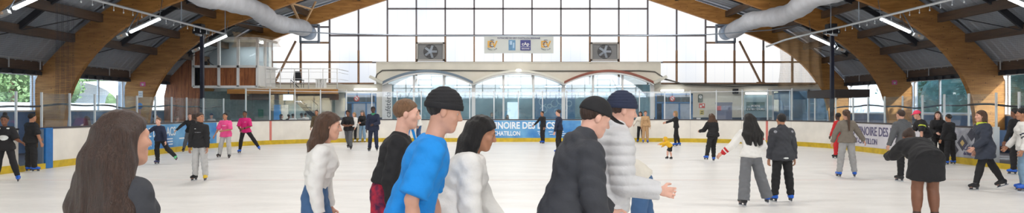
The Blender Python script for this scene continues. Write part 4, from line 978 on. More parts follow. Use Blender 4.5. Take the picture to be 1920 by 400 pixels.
m = MB(); m.hexa([Vector(p) for p in ((at(590, 37.2).x, 37.15, 1.1), (at(622, 37.2).x, 37.15, 1.0), (at(622, 37.2).x, 37.29, 1.0), (at(590, 37.2).x, 37.29, 1.1), (at(565, 37.2).x, 37.15, 2.3), (at(622, 37.2).x, 37.15, 2.45), (at(622, 37.2).x, 37.29, 2.45), (at(565, 37.2).x, 37.29, 2.3))])
k += 1; struct(m, 'trim_%d' % k, M_cream, 'cream sloping panel beside the staircase')
# white door frames at the left corner
for px_ in (400, 419, 441):
    pass
c = at(540, 34.8, 183); e = empty('wall_television', c, 'bright small screen hanging under the balcony', 'television')
m = MB(); m.box((c.x - .25, 34.8, c.z - .15), (c.x + .25, 34.85, c.z + .15)); m.build('screen', emis_mat('screen_glow', (.75, .9, 1), 1.0), e)
m = MB(); m.box((c.x - .02, 34.85, c.z + .1), (c.x + .02, 34.9, 2.6)); m.build('bracket', M_dark, e)
c = at(262, 29.8, 199); e = empty('blue_balloon', c, 'round blue balloon behind the glass near the second left arch leg', 'balloon')
m = MB(); m.ell(c, (.12, .12, .14), 14); m.build('balloon', mat('balloon_blue', (40, 130, 220), .3), e)
m = MB(); m.tube([c + Vector((0, 0, -.13)), c + Vector((.03, 0, -.6)), (c.x + .02, c.y, 0)], .006, 4); m.build('ribbon', mat('ribbon_pink', (180, 90, 160), .5), e)

# ------------------------------------------------------------------ outside
def tree(name, lb, x, y, h, r, mt, n=6500, seed=1):
    rnd = random.Random(seed); e = empty(name, (x, y, -.31), lb, 'tree', 'trees outside the side windows')
    m = MB(); m.tube([(x, y, -.31), (x + .1, y, h * .4), (x, y + .1, h * .8)], [.18, .13, .05], 8); m.build('trunk', M_purl, e)
    m = MB(); cores = [(x + rnd.uniform(-.6, .6) * r, y + rnd.uniform(-.6, .6) * r, h * .55 + rnd.uniform(-.25, .3) * h, r * rnd.uniform(.4, .58)) for _ in range(11)]
    for _ in range(n):
        u = rnd.uniform(-1, 1); t = rnd.uniform(0, 2 * PI); s_ = math.sqrt(1 - u * u)
        if rnd.random() < .5: q = rnd.uniform(.5, 1.0) * (1 + .25 * math.sin(3 * t + 5 * u)); c = Vector((x + r * q * s_ * math.cos(t), y + r * q * s_ * math.sin(t), h * .55 + h * .5 * q * u))
        else: cx, cy, cz, cr_ = rnd.choice(cores); q = cr_ * rnd.uniform(.9, 1.25); c = Vector((cx + q * s_ * math.cos(t), cy + q * s_ * math.sin(t), cz + q * u))
        if c.z < -.1: continue
        a = Vector((rnd.gauss(0, 1), rnd.gauss(0, 1), rnd.gauss(0, 1))).normalized() * rnd.uniform(.07, .17); b = a.orthogonal().normalized() * rnd.uniform(.04, .1)
        m.quad([c - a, c - b, c + a, c + b])
    for (cx, cy, cz, cr_) in cores:
        if cz - cr_ > -.2: m.ell((cx, cy, cz), (cr_, cr_, cr_), 12)
    m.build('foliage', mt, e, recalc=False)
def leaf_mat(name, c):
    m = mat(name, c, .6, var=.45, vscale=2.5); n_, l_ = m.node_tree.nodes, m.node_tree.links; b = n_['Principled BSDF']
    t = n_.new('ShaderNodeBsdfTranslucent'); src = b.inputs['Base Color'].links[0].from_socket; l_.new(src, t.inputs[0]); mx = n_.new('ShaderNodeMixShader'); mx.inputs[0].default_value = .5
    l_.new(b.outputs[0], mx.inputs[1]); l_.new(t.outputs[0], mx.inputs[2]); l_.new(mx.outputs[0], n_['Material Output'].inputs[0]); return m
M_leaf = leaf_mat('leaf_green', (150, 184, 128)); M_leaf2 = leaf_mat('leaf_blue_green', (132, 186, 168))
LT = [(-27.5, 37, 8.5, 2.8, 'rounded green tree outside the left windows, nearest the camera'), (-30.5, 42, 9, 3.2, 'green tree outside the left windows beside the nearest one'), (-36, 44, 9.5, 3.6, 'green tree outside the left windows standing farther back'), (-36, 61, 8, 3.6, 'low tree outside the left windows beyond the white tent')]
for i, (x, y, h, r, lb) in enumerate(LT): tree('broadleaf_tree', lb, x, y, h, r, M_leaf, seed=2 + i)
RT = [(24, 26.5, 'at the right frame edge'), (24.5, 31.5, 'near the third arch'), (25, 36.5, 'between the second and third arch'), (26, 42.5, 'just right of the second arch'), (31, 40, 'standing back between the arches'), (32, 48, 'before the white building')]
for i, (x, y, lb) in enumerate(RT): tree('broadleaf_tree', 'blue green tree outside the right windows, ' + lb, x, y, 6.6, 2.9, M_leaf2, seed=20 + i)
M_tent = mat('tent_white', (238, 238, 238), .6)
m = MB()
for i in range(12):
    a0, a1 = PI * i / 12, PI * (i + 1) / 12
    P = [(-30.5 + 3.2 * math.cos(a), 2.9 + 0 * a, 1.6 + 1.9 * math.sin(a)) for a in (a0, a1)]
    for (y0, y1) in ((47, 56),):
        m.quad([(P[0][0], y0, P[0][2]), (P[1][0], y0, P[1][2]), (P[1][0], y1, P[1][2] + .5), (P[0][0], y1, P[0][2] + .5)])
m.box((-33.7, 47, -.31), (-33.6, 56, 1.6)); m.box((-27.4, 47, -.31), (-27.3, 56, 1.6))
tag(m.build('white_tent', M_tent, recalc=False), 'white curved tent roof outside the left windows', 'tent')
m = MB(); m.box((-24.2, 4, -.31), (-24.0, 60, 1.95)); k += 1; struct(m, 'trim_%d' % k, mat('outside_white_wall', (222, 224, 226), .7, var=.1), 'low white wall outside the left windows')
m = MB(); m.box((21.6, 4, -.31), (21.8, 42, 1.45)); k += 1; struct(m, 'trim_%d' % k, mat('outside_pale_wall', (214, 200, 180), .7, var=.1), 'low pale wall outside the right windows')
m = MB(); m.box((24, 54, -.31), (48, 58, 5.0)); k += 1; struct(m, 'trim_%d' % k, MATS['outside_white_wall'], 'white building outside the far right windows')
for y in (32.9, 26.9, 20.9):
    m = MB(); m.box((18.95, y, -.31), (19.25, y + .35, 3.1)); k += 1; struct(m, 'trim_%d' % k, M_white, 'sunlit white post outside the right windows')
    m = MB(); m.box((-19.3, y, -.31), (-19.0, y + .25, 3.1)); k += 1; struct(m, 'trim_%d' % k, M_steel, 'grey post outside the left windows')
# ------------------------------------------------------------------ figures: smooth implicit bodies turned into one continuous surface
class Field:
    def __init__(s, lo, hi, h):
        s.h = h; s.lo = np.array(lo, np.float32) - 3 * h; n = np.ceil((np.array(hi) - np.array(lo)) / h).astype(int) + 7; s.n = n
        s.ax = [(s.lo[i] + np.arange(n[i], dtype=np.float32) * h).astype(np.float32) for i in range(3)]
        s.F = np.full(tuple(n), 0.2, np.float32)
    def sl(s, lo, hi, pad=0.07):
        r = []
        for i in range(3):
            a = int(max(0, math.floor((lo[i] - pad - s.lo[i]) / s.h))); b = int(min(s.n[i], math.ceil((hi[i] + pad - s.lo[i]) / s.h) + 1)); 
            if b <= a: return None
            r.append(slice(a, b))
        return tuple(r)
    def grid(s, sl): return s.ax[0][sl[0]][:, None, None], s.ax[1][sl[1]][None, :, None], s.ax[2][sl[2]][None, None, :]
    def comb(s, sl, d, k, op='u'):
        F0 = s.F[sl]
        if op == 'u':
            if k > 0: h = np.clip(.5 + .5 * (F0 - d) / k, 0, 1); s.F[sl] = F0 + (d - F0) * h - k * h * (1 - h)
            else: s.F[sl] = np.minimum(F0, d)
        else:
            h = np.clip(.5 - .5 * (F0 + d) / k, 0, 1); s.F[sl] = F0 + (-d - F0) * h + k * h * (1 - h)
def V3(*a): return np.array(a, np.float32)
def unit(v): v = np.asarray(v, np.float32); return v / max(1e-9, float(np.linalg.norm(v)))
class Cone:
    """tapered limb with optional flattening and end clips"""
    def __init__(s, a, b, ra, rb, sq=None, k=.02, clips=(), op='u'):
        s.a, s.b, s.ra, s.rb, s.sq, s.k, s.clips, s.op = np.asarray(a, np.float32), np.asarray(b, np.float32), ra, rb, sq, k, list(clips), op
    def grow(s, t, extra=0, clips=()): return Cone(s.a, s.b, s.ra + t, s.rb + t + extra, s.sq, s.k, s.clips + list(clips), s.op)
    def bounds(s):
        r = max(s.ra, s.rb) * (max(1, s.sq[1]) if s.sq else 1); return np.minimum(s.a, s.b) - r, np.maximum(s.a, s.b) + r
    def ev(s, X, Y, Z):
        ba = s.b - s.a; L = float(ba @ ba) + 1e-9; px, py, pz = X - s.a[0], Y - s.a[1], Z - s.a[2]
        h = np.clip((px * ba[0] + py * ba[1] + pz * ba[2]) / L, 0, 1); qx, qy, qz = px - h * ba[0], py - h * ba[1], pz - h * ba[2]
        if s.sq is not None:
            n, f = s.sq; n = unit(n); e = (qx * n[0] + qy * n[1] + qz * n[2]) * (1 / f - 1); qx, qy, qz = qx + e * n[0], qy + e * n[1], qz + e * n[2]
        d = np.sqrt(qx * qx + qy * qy + qz * qz) - (s.ra + (s.rb - s.ra) * h)
        for (p, n) in s.clips: d = np.maximum(d, (X - p[0]) * n[0] + (Y - p[1]) * n[1] + (Z - p[2]) * n[2])
        return d
class Ell:
    def __init__(s, c, r, fr, k=.02, clips=(), op='u'):
        s.c = np.asarray(c, np.float32); s.r = r; s.fr = fr; s.k = k; s.clips = list(clips); s.op = op
    def bounds(s): m = max(s.r); return s.c - m, s.c + m
    def grow(s, t, extra=0, clips=()): return Ell(s.c, tuple(v + t for v in s.r), s.fr, s.k, s.clips + list(clips), s.op)
    def ev(s, X, Y, Z):
        px, py, pz = X - s.c[0], Y - s.c[1], Z - s.c[2]; acc = 0
        for i in range(3): e = s.fr[i]; acc = acc + ((px * e[0] + py * e[1] + pz * e[2]) / s.r[i]) ** 2
        q = np.sqrt(acc); d = (q - 1) * min(s.r) * (1.0 if max(s.r) < 2.2 * min(s.r) else 1.0)
        for (p, n) in s.clips: d = np.maximum(d, (X - p[0]) * n[0] + (Y - p[1]) * n[1] + (Z - p[2]) * n[2])
        return d
def wrinkle(X, Y, Z, amp, f=1.0, seed=0.0):
    return amp * (np.sin(X * 31 * f + 5 * np.sin(Z * 9 * f + seed) + seed) * np.sin(Z * 38 * f + 4 * np.sin(X * 11 * f) + 3 * np.sin(Y * 13 * f + seed)) * .6 + .4 * np.sin(Z * 61 * f + Y * 40 * f + 3 * np.sin(X * 17 * f + seed)))
def surface(prims, h, wr=None, post=None):
    lo = np.min([p.bounds()[0] for p in prims], axis=0); hi = np.max([p.bounds()[1] for p in prims], axis=0)
    fd = Field(lo, hi, h)
    for p in prims:
        a, b = p.bounds(); sl = fd.sl(a, b)
        if sl is None: continue
        X, Y, Z = fd.grid(sl); d = p.ev(X, Y, Z)
        fd.comb(sl, d.astype(np.float32), p.k, p.op)
    if wr is not None:
        X, Y, Z = fd.grid((slice(None),) * 3); fd.F += wr(X, Y, Z).astype(np.float32)
    if post is not None:
        X, Y, Z = fd.grid((slice(None),) * 3); fd.F = post(fd.F, X, Y, Z).astype(np.float32)
    return nets(fd)
def nets(fd):
    F = fd.F; F[0] = F[-1] = .1; F[:, 0] = F[:, -1] = .1; F[:, :, 0] = F[:, :, -1] = .1
    S = F < 0; c = S[:-1, :-1, :-1].astype(np.int8)
    for dx, dy, dz in ((1,0,0),(0,1,0),(0,0,1),(1,1,0),(1,0,1),(0,1,1),(1,1,1)):
        c = c + S[dx:S.shape[0] - 1 + dx, dy:S.shape[1] - 1 + dy, dz:S.shape[2] - 1 + dz]
    act = (c > 0) & (c < 8); I = np.argwhere(act)
    if len(I) == 0: return np.zeros((0, 3)), np.zeros((0, 4), int)
    idx = np.full(act.shape, -1, np.int64); idx[I[:, 0], I[:, 1], I[:, 2]] = np.arange(len(I))
    P = np.zeros((len(I), 3), np.float32); C = np.zeros(len(I), np.float32)
    corners = [(0,0,0),(1,0,0),(0,1,0),(1,1,0),(0,0,1),(1,0,1),(0,1,1),(1,1,1)]
    val = [F[I[:, 0] + a, I[:, 1] + b, I[:, 2] + c_] for a, b, c_ in corners]
    for i in range(8):
        for j in range(i + 1, 8):
            A, B = corners[i], corners[j]
            if sum(abs(A[q] - B[q]) for q in range(3)) != 1: continue
            va, vb = val[i], val[j]; m = (va < 0) != (vb < 0); t = np.where(m, va / np.where(m, va - vb, 1), 0)
            for q in range(3): P[:, q] += np.where(m, A[q] + (B[q] - A[q]) * t, 0)
            C += m
    P = P / C[:, None]; verts = (I + P) * fd.h + fd.lo
    faces = []
    for ax in range(3):
        s0 = [slice(None)] * 3; s1 = [slice(None)] * 3; s0[ax] = slice(0, -1); s1[ax] = slice(1, None)
        A = S[tuple(s0)]; B = S[tuple(s1)]; E = np.argwhere(A != B); u, v = [(1, 2), (2, 0), (0, 1)][ax]
        ok = (E[:, u] > 0) & (E[:, v] > 0) & (E[:, u] < F.shape[u] - 1) & (E[:, v] < F.shape[v] - 1); E = E[ok]
        def g(du, dv):
            e = E.copy(); e[:, u] += du; e[:, v] += dv; return idx[e[:, 0], e[:, 1], e[:, 2]]
        q = np.stack([g(-1, -1), g(0, -1), g(0, 0), g(-1, 0)], 1); fl = A[E[:, 0], E[:, 1], E[:, 2]]
        q[~fl] = q[~fl][:, ::-1]; faces.append(q)
    Q = np.concatenate(faces); Q = Q[(Q >= 0).all(1)]
    return verts, Q
def mesh_obj(name, vf, mats, parent, paint=(), smooth_it=1, tint=None):
    v, f = vf
    # one light smoothing pass takes the stair steps out
    if len(v) and smooth_it:
        for _ in range(smooth_it):
            acc = np.zeros_like(v); n = np.zeros(len(v))
            for i in range(4):
                np.add.at(acc, f[:, i], v[f[:, (i + 1) % 4]]); np.add.at(acc, f[:, i], v[f[:, (i + 3) % 4]]); np.add.at(n, f[:, i], 2)
            ok = n > 0; v = v.copy(); v[ok] = v[ok] * .5 + .5 * acc[ok] / n[ok][:, None]
    me = bpy.data.meshes.new(name); me.vertices.add(len(v)); me.vertices.foreach_set('co', np.ascontiguousarray(v, np.float32).ravel())
    me.loops.add(len(f) * 4); me.loops.foreach_set('vertex_index', f.ravel().astype(np.int32)); me.polygons.add(len(f))
    me.polygons.foreach_set('loop_start', np.arange(0, len(f) * 4, 4, dtype=np.int32)); me.polygons.foreach_set('loop_total', np.full(len(f), 4, np.int32))
    for m in mats: me.materials.append(m)
    mi = np.zeros(len(f), np.int32)
    if len(f):
        cen = v[f].mean(1)
        for q, fn in enumerate(paint): mi[fn(cen)] = q + 1
    me.polygons.foreach_set('material_index', mi); me.polygons.foreach_set('use_smooth', np.ones(len(f), bool))
    me.update(calc_edges=True); me.validate()
    if tint is not None and len(me.vertices) == len(v):
        ca = me.color_attributes.new('tint', 'FLOAT_COLOR', 'POINT'); cc = np.ones((len(v), 4), np.float32)
        for p, rad, col in tint:
            w_ = np.exp(-(((v - p) ** 2).sum(1) / (rad * rad)) ** 2)[:, None]; cc[:, :3] *= 1 - w_ + w_ * np.array(col, np.float32)
        ca.data.foreach_set('color', cc.ravel())
    o = bpy.data.objects.new(name, me); COL.objects.link(o); o.parent = parent
    return o

SKIN = {'fair': (226, 176, 156), 'light': (214, 162, 138), 'tan': (184, 130, 100), 'brown': (128, 84, 62), 'dark': (78, 52, 42)}
for k_, c_ in SKIN.items():
    m_ = mat('skin_' + k_, c_, .5, var=.12, vscale=14); n_, l_ = m_.node_tree.nodes, m_.node_tree.links
    src = n_['Principled BSDF'].inputs['Base Color'].links[0].from_socket; at_ = n_.new('ShaderNodeAttribute'); at_.attribute_name = 'tint'
    mx = n_.new('ShaderNodeMix'); mx.data_type = 'RGBA'; mx.blend_type = 'MULTIPLY'; mx.inputs[0].default_value = 1
    l_.new(src, mx.inputs[6]); l_.new(at_.outputs['Color'], mx.inputs[7]); l_.new(mx.outputs[2], n_['Principled BSDF'].inputs['Base Color'])
for k_, c_ in {'black': (24, 20, 20), 'dark_brown': (72, 51, 41), 'brown': (92, 64, 46), 'light_brown': (138, 102, 72), 'blond': (186, 150, 106)}.items():
    mat('hair_' + k_, c_, .45, var=.45, vscale=30, bump=.7, bscale=60, stretch=(4, 4, .35))
def cloth(name, c, **kw):
    kw.setdefault('rough', .85); kw.setdefault('var', .1); kw.setdefault('vscale', 9); kw.setdefault('bump', .25); kw.setdefault('bscale', 30); return mat('cloth_' + name, c, **kw)
M_skb = mat('skate_blue', (22, 96, 206), .35, var=.2, vscale=20); M_skk = mat('skate_black', (24, 24, 28), .35); M_skw = mat('skate_white', (220, 220, 222), .4)
M_sky = mat('skate_yellow', (226, 188, 40), .4); M_skg = mat('skate_green', (96, 190, 130), .4); M_skn = mat('skate_navy', (34, 44, 92), .4)
M_blade = mat('skate_blade', (206, 210, 216), .2, metal=.9); M_hold = mat('blade_holder', (58, 62, 72), .4)
M_eyew = mat('eye_white', (206, 196, 190), .3); M_iris = mat('eye_dark', (40, 28, 22), .2); M_lip = mat('lips', (172, 98, 90), .5)

def dirv(pitch, out, side):
    """limb direction: pitch degrees forward from straight down, out degrees away from the body"""
    p, o = R(pitch), R(out); return V3(side * math.sin(o), math.sin(p) * math.cos(o), -math.cos(p) * math.cos(o))
def rotz(v, a): c, s = math.cos(a), math.sin(a); return V3(v[0] * c - v[1] * s, v[0] * s + v[1] * c, v[2])
def basis(up, fwd):
    u = unit(up); f = np.asarray(fwd, np.float32); f = unit(f - u * float(f @ u)); r = np.cross(f, u); return unit(r), f, u
def P_(r, f, u, o): return lambda a, b, c: o + r * a + f * b + u * c

def person(label, px=None, feet=None, pos=None, yaw=0, T=1.6, sex='f', bulk=1.0, head=1.0, skin='light', fine=False, group=None, lift=0.0,
           lean=4, side=0, twist=0, hy=0, hp=0, legL=(6, 4, 10), legR=(6, 4, 10), armL=(5, 10, 20, 8), armR=(5, 10, 20, 8), handcurl=35, feetout=(12, 12),
           hair='short', hairc='dark_brown', hat=None, hatc=None, top='hoodie', topc=None, sleeve=1.0, hem=.02, loose=.02, hood=False, hoodup=False, collar=False,
           bottom='trousers', botc=None, flare=.0, skates='blue', scarf=None, paint_top=None, cuffs=None, shoes=False, hairflow=(0, -.1), hairlen=.3, hairw=1.0, wline=.085, skirtlen=.84, res=None, foot_z=0.0, name_cat='person'):
    """builds one skater: Empty > body, hair, garments, skates.  Local frame: +y forward, +x to the person's right."""
    H = T - (.04 if shoes else .075)
    S = H / 1.7; h = res or (.0065 if fine else .011)
    hs = head * .225 * (S ** .55) / .225 * (1.0 if S > .8 else 1.0)
    w = bulk * S
    mf = 1.0 if sex == 'm' else .92
    hipw = .085 * S; thigh, shin = .245 * H, .245 * H; ank = .05 * H
    def ry(v): return v
    # legs first
    pel = V3(0, 0, 0); joints = {}
    for nm, sd, (tp, to, kn), fo in (('L', -1, legL, feetout[0]), ('R', 1, legR, feetout[1])):
        hp_ = pel + V3(sd * hipw, 0, -.02 * S); d1 = dirv(tp, to, sd); kn_ = hp_ + d1 * thigh; d2 = dirv(tp - kn, to, sd); an = kn_ + d2 * shin
        joints['hip' + nm], joints['kn' + nm], joints['an' + nm] = hp_, kn_, an
        on_ice = True
        joints['d2' + nm] = d2; joints['fo' + nm] = fo
    soleh = .045 * S + (.015 if shoes else .07)
    low = min(joints['anL'][2], joints['anR'][2])
    for nm in 'LR':
        raised = joints['an' + nm][2] - low
        f = rotz(V3(0, 1, 0), -R(joints['fo' + nm]) * (1 if nm == 'R' else -1))
        if raised > .06:   # lifted foot follows the shin
            u = -joints['d2' + nm]; u = unit(u * .75 + V3(0, 0, .25)); r_, f, u = basis(u, f)
        else: u = V3(0, 0, 1)
        r_ = np.cross(f, u); joints['ff' + nm], joints['fu' + nm], joints['fr' + nm] = f, u, unit(r_)
    dz = soleh - low + foot_z
    for k_ in list(joints):
        if k_[:2] in ('hi', 'kn', 'an'): joints[k_] = joints[k_] + V3(0, 0, dz)
    pel = pel + V3(0, 0, dz)
    # torso
    ln = R(lean); sdl = R(side); up = unit(V3(math.sin(sdl), math.sin(ln) * math.cos(sdl), math.cos(ln) * math.cos(sdl)))
    fw0 = rotz(V3(0, 1, 0), R(twist)); r, f, u = basis(up, fw0)
    waist = pel + V3(0, 0, .03 * S) + u * .10 * S; 
    midup = unit(up + V3(0, 0, .35)); chest = waist + unit(up * 1.0) * .19 * S; neckb = chest + u * .15 * S
    shw = (.165 if sex == 'm' else .145) * w ** .7 * S ** .3
    sh = {'L': neckb - r * shw - u * .058 * S, 'R': neckb + r * shw - u * .058 * S}
    # head: yaw and pitch are absolute in the body frame
    hf = rotz(V3(0, math.cos(R(hp)), math.sin(R(hp))), R(hy)); hu0 = rotz(V3(0, -math.sin(R(hp)), math.cos(R(hp))), R(hy)); hr, hf, hu = basis(hu0, hf)
    nkd = unit(u * .6 + hu * .5 + V3(0, 0, .2)); hb = neckb + nkd * .075 * S; K = hs; hc = hb + hu * .105 * K + hf * .022 * K
    HD = P_(hr, hf, hu, hc)
    body = []
    A = body.append
    sk_r = lambda v: v * w
    # torso
    A(Cone(pel - r * .045 * S, pel + r * .045 * S, .105 * w, .105 * w, (f, .95), .03))
    A(Cone(pel + u * .02, waist, .125 * w * mf, .105 * w * mf, (f, .82), .04)); A(Cone(waist, chest, .108 * w * mf, .125 * w * mf, (f, .82), .05))
    A(Cone(chest - r * .05 * S + u * .02, chest + r * .05 * S + u * .02, .1 * w, .1 * w, (f, .95), .05))
    A(Cone(sh['L'] + r * .03, sh['R'] - r * .03, .052 * w, .052 * w, (f, 1.0), .05)); A(Cone(chest, neckb - u * .02, .1 * w, .06 * w, (f, .8), .05))
    if sex == 'f' and S > .85:
        for q in (-1, 1): A(Ell(chest + r * q * .06 * S + f * .075 * S, (.05 * w, .05 * w, .052 * w), (r, f, u), .04))
    A(Cone(neckb - u * .02, hc - hu * .03 * K - hf * .02 * K, .052 * S * (1.08 if sex == 'm' else .92), .05 * K * (1.05 if sex == 'm' else .92), None, .03))
    ntorso = len(body) - 1
    tors = body[:ntorso]
    # legs
    legs = {}
    for nm in 'LR':
        hp_, kn_, an = joints['hip' + nm], joints['kn' + nm], joints['an' + nm]
        ax = unit(an - kn_); back = -unit(np.cross(np.cross(ax, V3(0, 1, 0)), ax)) if abs(ax[1]) < .95 else V3(0, 0, 1)
        L = [Cone(hp_, kn_, .088 * w, .056 * w, None, .03), Cone(kn_, kn_ + ax * shin * .35, .055 * w, .056 * w, None, .03), Cone(kn_ + ax * shin * .2 + back * .012, kn_ + ax * shin * .55 + back * .008, .052 * w, .046 * w, None, .03), Cone(kn_ + ax * shin * .5, an, .047 * w, .034 * w, None, .03)]
        legs[nm] = L; body.extend(L)
        ff, fu = joints['ff' + nm], joints['fu' + nm]
        A(Cone(an - ff * .03 * S - fu * .01 * S, an + ff * .12 * S - fu * .03 * S, .036 * S, .028 * S, None, .02))
    # arms
    arms = {}; hands = {}
    for nm, sd, a in (('L', -1, armL), ('R', 1, armR)):
        up_, out_, fp, fo_ = a[:4]
        def world(dv): v = rotz(dv, R(twist)); return v
        d1, d2 = world(dirv(up_, out_, sd)), world(dirv(fp, fo_, sd)); s0 = sh[nm]; el = s0 + d1 * .165 * H; wr = el + d2 * .145 * H
        arms[nm] = (s0, el, wr, d1, d2)
        A(Cone(s0, el, .046 * w, .036 * w, None, .035)); A(Cone(el, el + d2 * .06 * H, .036 * w, .037 * w, None, .02)); A(Cone(el + d2 * .04 * H, wr, .036 * w, .024 * w, None, .02))
        # hand
        n_in = unit(np.cross(d2, np.cross(V3(-sd, .25, -.1), d2))); sv = unit(np.cross(d2, n_in)); 
        if sv[1] < 0: sv = -sv                       # thumb side points forward
        k = S * (1.0 if S > .8 else 1.05); cv = R(handcurl)
        pw = wr + d2 * .01 * k; fg = h * .75
        A(Cone(wr, pw + d2 * .03 * k, .024 * k, .028 * k, (n_in, .65), .012))
        for q in (-.02, .02): A(Cone(pw + d2 * .02 * k + sv * q * .7 * k, pw + d2 * .078 * k + sv * q * k, .019 * k, .017 * k, (n_in, .7), .012))
        for q, ln_ in zip((.031, .011, -.010, -.029), (.072, .08, .074, .058)):
            b0 = pw + d2 * .082 * k + sv * q * k; c1 = unit(d2 * math.cos(cv * .6) + n_in * math.sin(cv * .6) + sv * q * 2.5); c2 = unit(d2 * math.cos(cv * 1.7) + n_in * math.sin(cv * 1.7) + sv * q * 2.0)
            m1 = b0 + c1 * ln_ * .5 * k; rr_ = max(.0085 * k, fg)
            A(Cone(b0 - d2 * .012, m1, rr_ * 1.08, rr_, None, .004)); A(Cone(m1, m1 + c2 * ln_ * .5 * k, rr_, rr_ * .85, None, .004))
        t0 = pw + d2 * .025 * k + sv * .026 * k; t1 = t0 + unit(d2 * .65 + sv * .7 + n_in * .35) * .042 * k; t2 = t1 + unit(d2 * .9 + sv * .15 + n_in * .45) * .032 * k; rt = max(.0105 * k, fg)
        A(Cone(t0, t1, rt * 1.2, rt, None, .01)); A(Cone(t1, t2, rt, rt * .85, None, .004)); hands[nm] = (wr, d2)
    # head
    k = K
    A(Ell(HD(0, -.014 * k, .032 * k), (.075 * k, .093 * k, .083 * k), (hr, hf, hu), .02)); A(Ell(HD(0, .02 * k, -.035 * k), (.058 * k, .066 * k, .072 * k), (hr, hf, hu), .03))
    A(Cone(HD(-.012 * k, .06 * k, -.088 * k), HD(.012 * k, .06 * k, -.088 * k), .021 * k, .021 * k, None, .03))
    for q in (-1, 1):
        A(Cone(HD(q * .046 * k, .0, -.045 * k), HD(q * .012 * k, .055 * k, -.088 * k), .016 * k, .016 * k, None, .025)); A(Ell(HD(q * .042 * k, .056 * k, -.02 * k), (.022 * k, .022 * k, .022 * k), (hr, hf, hu), .02))
    A(Cone(HD(-.036 * k, .07 * k, .024 * k), HD(.036 * k, .07 * k, .024 * k), .014 * k, .014 * k, None, .018))
    for q in (-1, 1): A(Ell(HD(q * .031 * k, .097 * k, .003 * k), (.02 * k, .02 * k, .014 * k), (hr, hf, hu), .014, op='s'))
    A(Cone(HD(0, .084 * k, .012 * k), HD(0, .102 * k, -.022 * k), .0085 * k, .0125 * k, None, .012)); 
    for q in (-1, 1): A(Ell(HD(q * .012 * k, .09 * k, -.026 * k), (.009 * k, .012 * k, .009 * k), (hr, hf, hu), .008))
    A(Cone(HD(-.019 * k, .079 * k, -.05 * k), HD(.019 * k, .079 * k, -.05 * k), .0085 * k, .0085 * k, None, .006)); A(Cone(HD(-.016 * k, .078 * k, -.062 * k), HD(.016 * k, .078 * k, -.062 * k), .009 * k, .009 * k, None, .006))
    for q in (-1, 1): A(Ell(HD(q * .077 * k, -.008 * k, -.004 * k), (.013 * k, .02 * k, .032 * k), (hr, hf - hr * q * .3, hu), .006))
    # place the person
    if pos is None: Z = F * CAMZ / (feet - 205.0); pos = (CAMX + (px - 960) * Z / F, Z)
    root = bpy.data.objects.new('person', None); COL.objects.link(root); root.location = (pos[0], pos[1], 0); root.rotation_euler = (0, 0, R(yaw)); root.empty_display_size = .2
    tag(root, label, name_cat, group)
    def near_pt(p, rad):
        p = np.asarray(p); return lambda c: ((c - p) ** 2).sum(1) < rad * rad
    bc = {'black': (.12, .1, .1), 'dark_brown': (.2, .15, .13), 'brown': (.35, .27, .22), 'light_brown': (.5, .42, .35), 'blond': (.7, .6, .5)}[hairc]
    tn = [(HD(x * k, .087 * k, -.056 * k), .0095 * k, (.86, .62, .62)) for x in (-.016, -.008, 0, .008, .016)]
    tn += [(HD(q * x * k, .083 * k, (.031 - (x - .028) ** 2 * 14) * k), .0065 * k, bc) for q in (-1, 1) for x in (.016, .022, .028, .034, .040, .045)]
    if not fine: tn += [(HD(q * .031 * k, .077 * k, .003 * k), .0105 * k, (.25, .2, .2)) for q in (-1, 1)]
    mesh_obj('body', surface(body, h), [MATS['skin_' + skin]], root, (), 1, tn)
    if fine:
        for q in (-1, 1):
            c = HD(q * .031 * k, .0655 * k, .003 * k); m = MB(); m.ell(Vector(c.tolist()), (.0125 * k,) * 3, 14); c2 = c + hf * .0072 * k
            m.ell(Vector(c2.tolist()), (.0066 * k,) * 3, 10, 1); o = m.build('eye', [M_eyew, M_iris]); o.parent = root
    # ---- top
    topm = topc
    if top:
        pr = []
        hemz = pel - u * hem * S
        t = loose
        tclip = [(neckb + u * (.012 if not collar else .045) * S, u)]
        for p in tors: q = p.grow(t, clips=tclip); pr.append(q)
        hc_ = [(hemz, -unit(u * .8 + V3(0, 0, .2)))]
        ext = Cone(waist - u * .02, hemz - u * .06 * S, .115 * w * mf + t * 1.1, (.125 * w + t * 1.25), (f, .86), .04, hc_); pr = [p for p in pr]
        pr[0] = pr[0].grow(0, clips=hc_); pr[1] = pr[1].grow(0, clips=hc_); pr.append(ext)
        if lean < 40:
            for nm in 'LR': pr.append(Cone(joints['hip' + nm], joints['kn' + nm], .094 * w + t * 1.15, .075 * w + t * 1.3, None, .05, hc_))
        if collar or hood: pr.append(Cone(neckb - u * .02, neckb + nkd * .04 * S, .075 * S + t * .3, .066 * S + t * .3, None, .02))
        if hood and not hoodup:
            pr.append(Cone(neckb - f * .075 * S - r * .05 * S + u * .01, neckb - f * .075 * S + r * .05 * S + u * .01, .045 * S, .045 * S, None, .03)); pr.append(Cone(neckb - f * .09 * S, neckb - f * .1 * S - u * .09 * S, .05 * S, .035 * S, (f, .7), .03))
            for q in (-1, 1): pr.append(Cone(neckb - f * .05 * S + r * q * .07 * S, neckb + f * .045 * S + r * q * .045 * S, .03 * S, .022 * S, None, .02))
        sc_ = .012 if loose < .03 else 0.0
        for nm in 'LR':
            s0, el, wr, d1, d2 = arms[nm]; tt = t + .004
            if sleeve >= 1:
                pr.append(Cone(s0, el, .05 * w + tt * .85, .042 * w + tt * .75, None, .012)); e_ = wr - d2 * (.0 if sleeve == 1 else .0) * S
                pr.append(Cone(el, wr + d2 * .03, .043 * w + tt * .7, .03 * w + tt * .5, None, .012, [(wr + d2 * .005, d2)]))
            else:
                e_ = s0 + (el - s0) * min(1, sleeve * 2); pr.append(Cone(s0, s0 + (el - s0) * 1.1, .05 * w + tt, .052 * w + tt, None, .012, [(e_, d1)]))
        amp = .0035 if loose < .015 else .0065
        seed = (hash(label) % 100) / 7.0 if False else (len(label) * 1.7) % 9
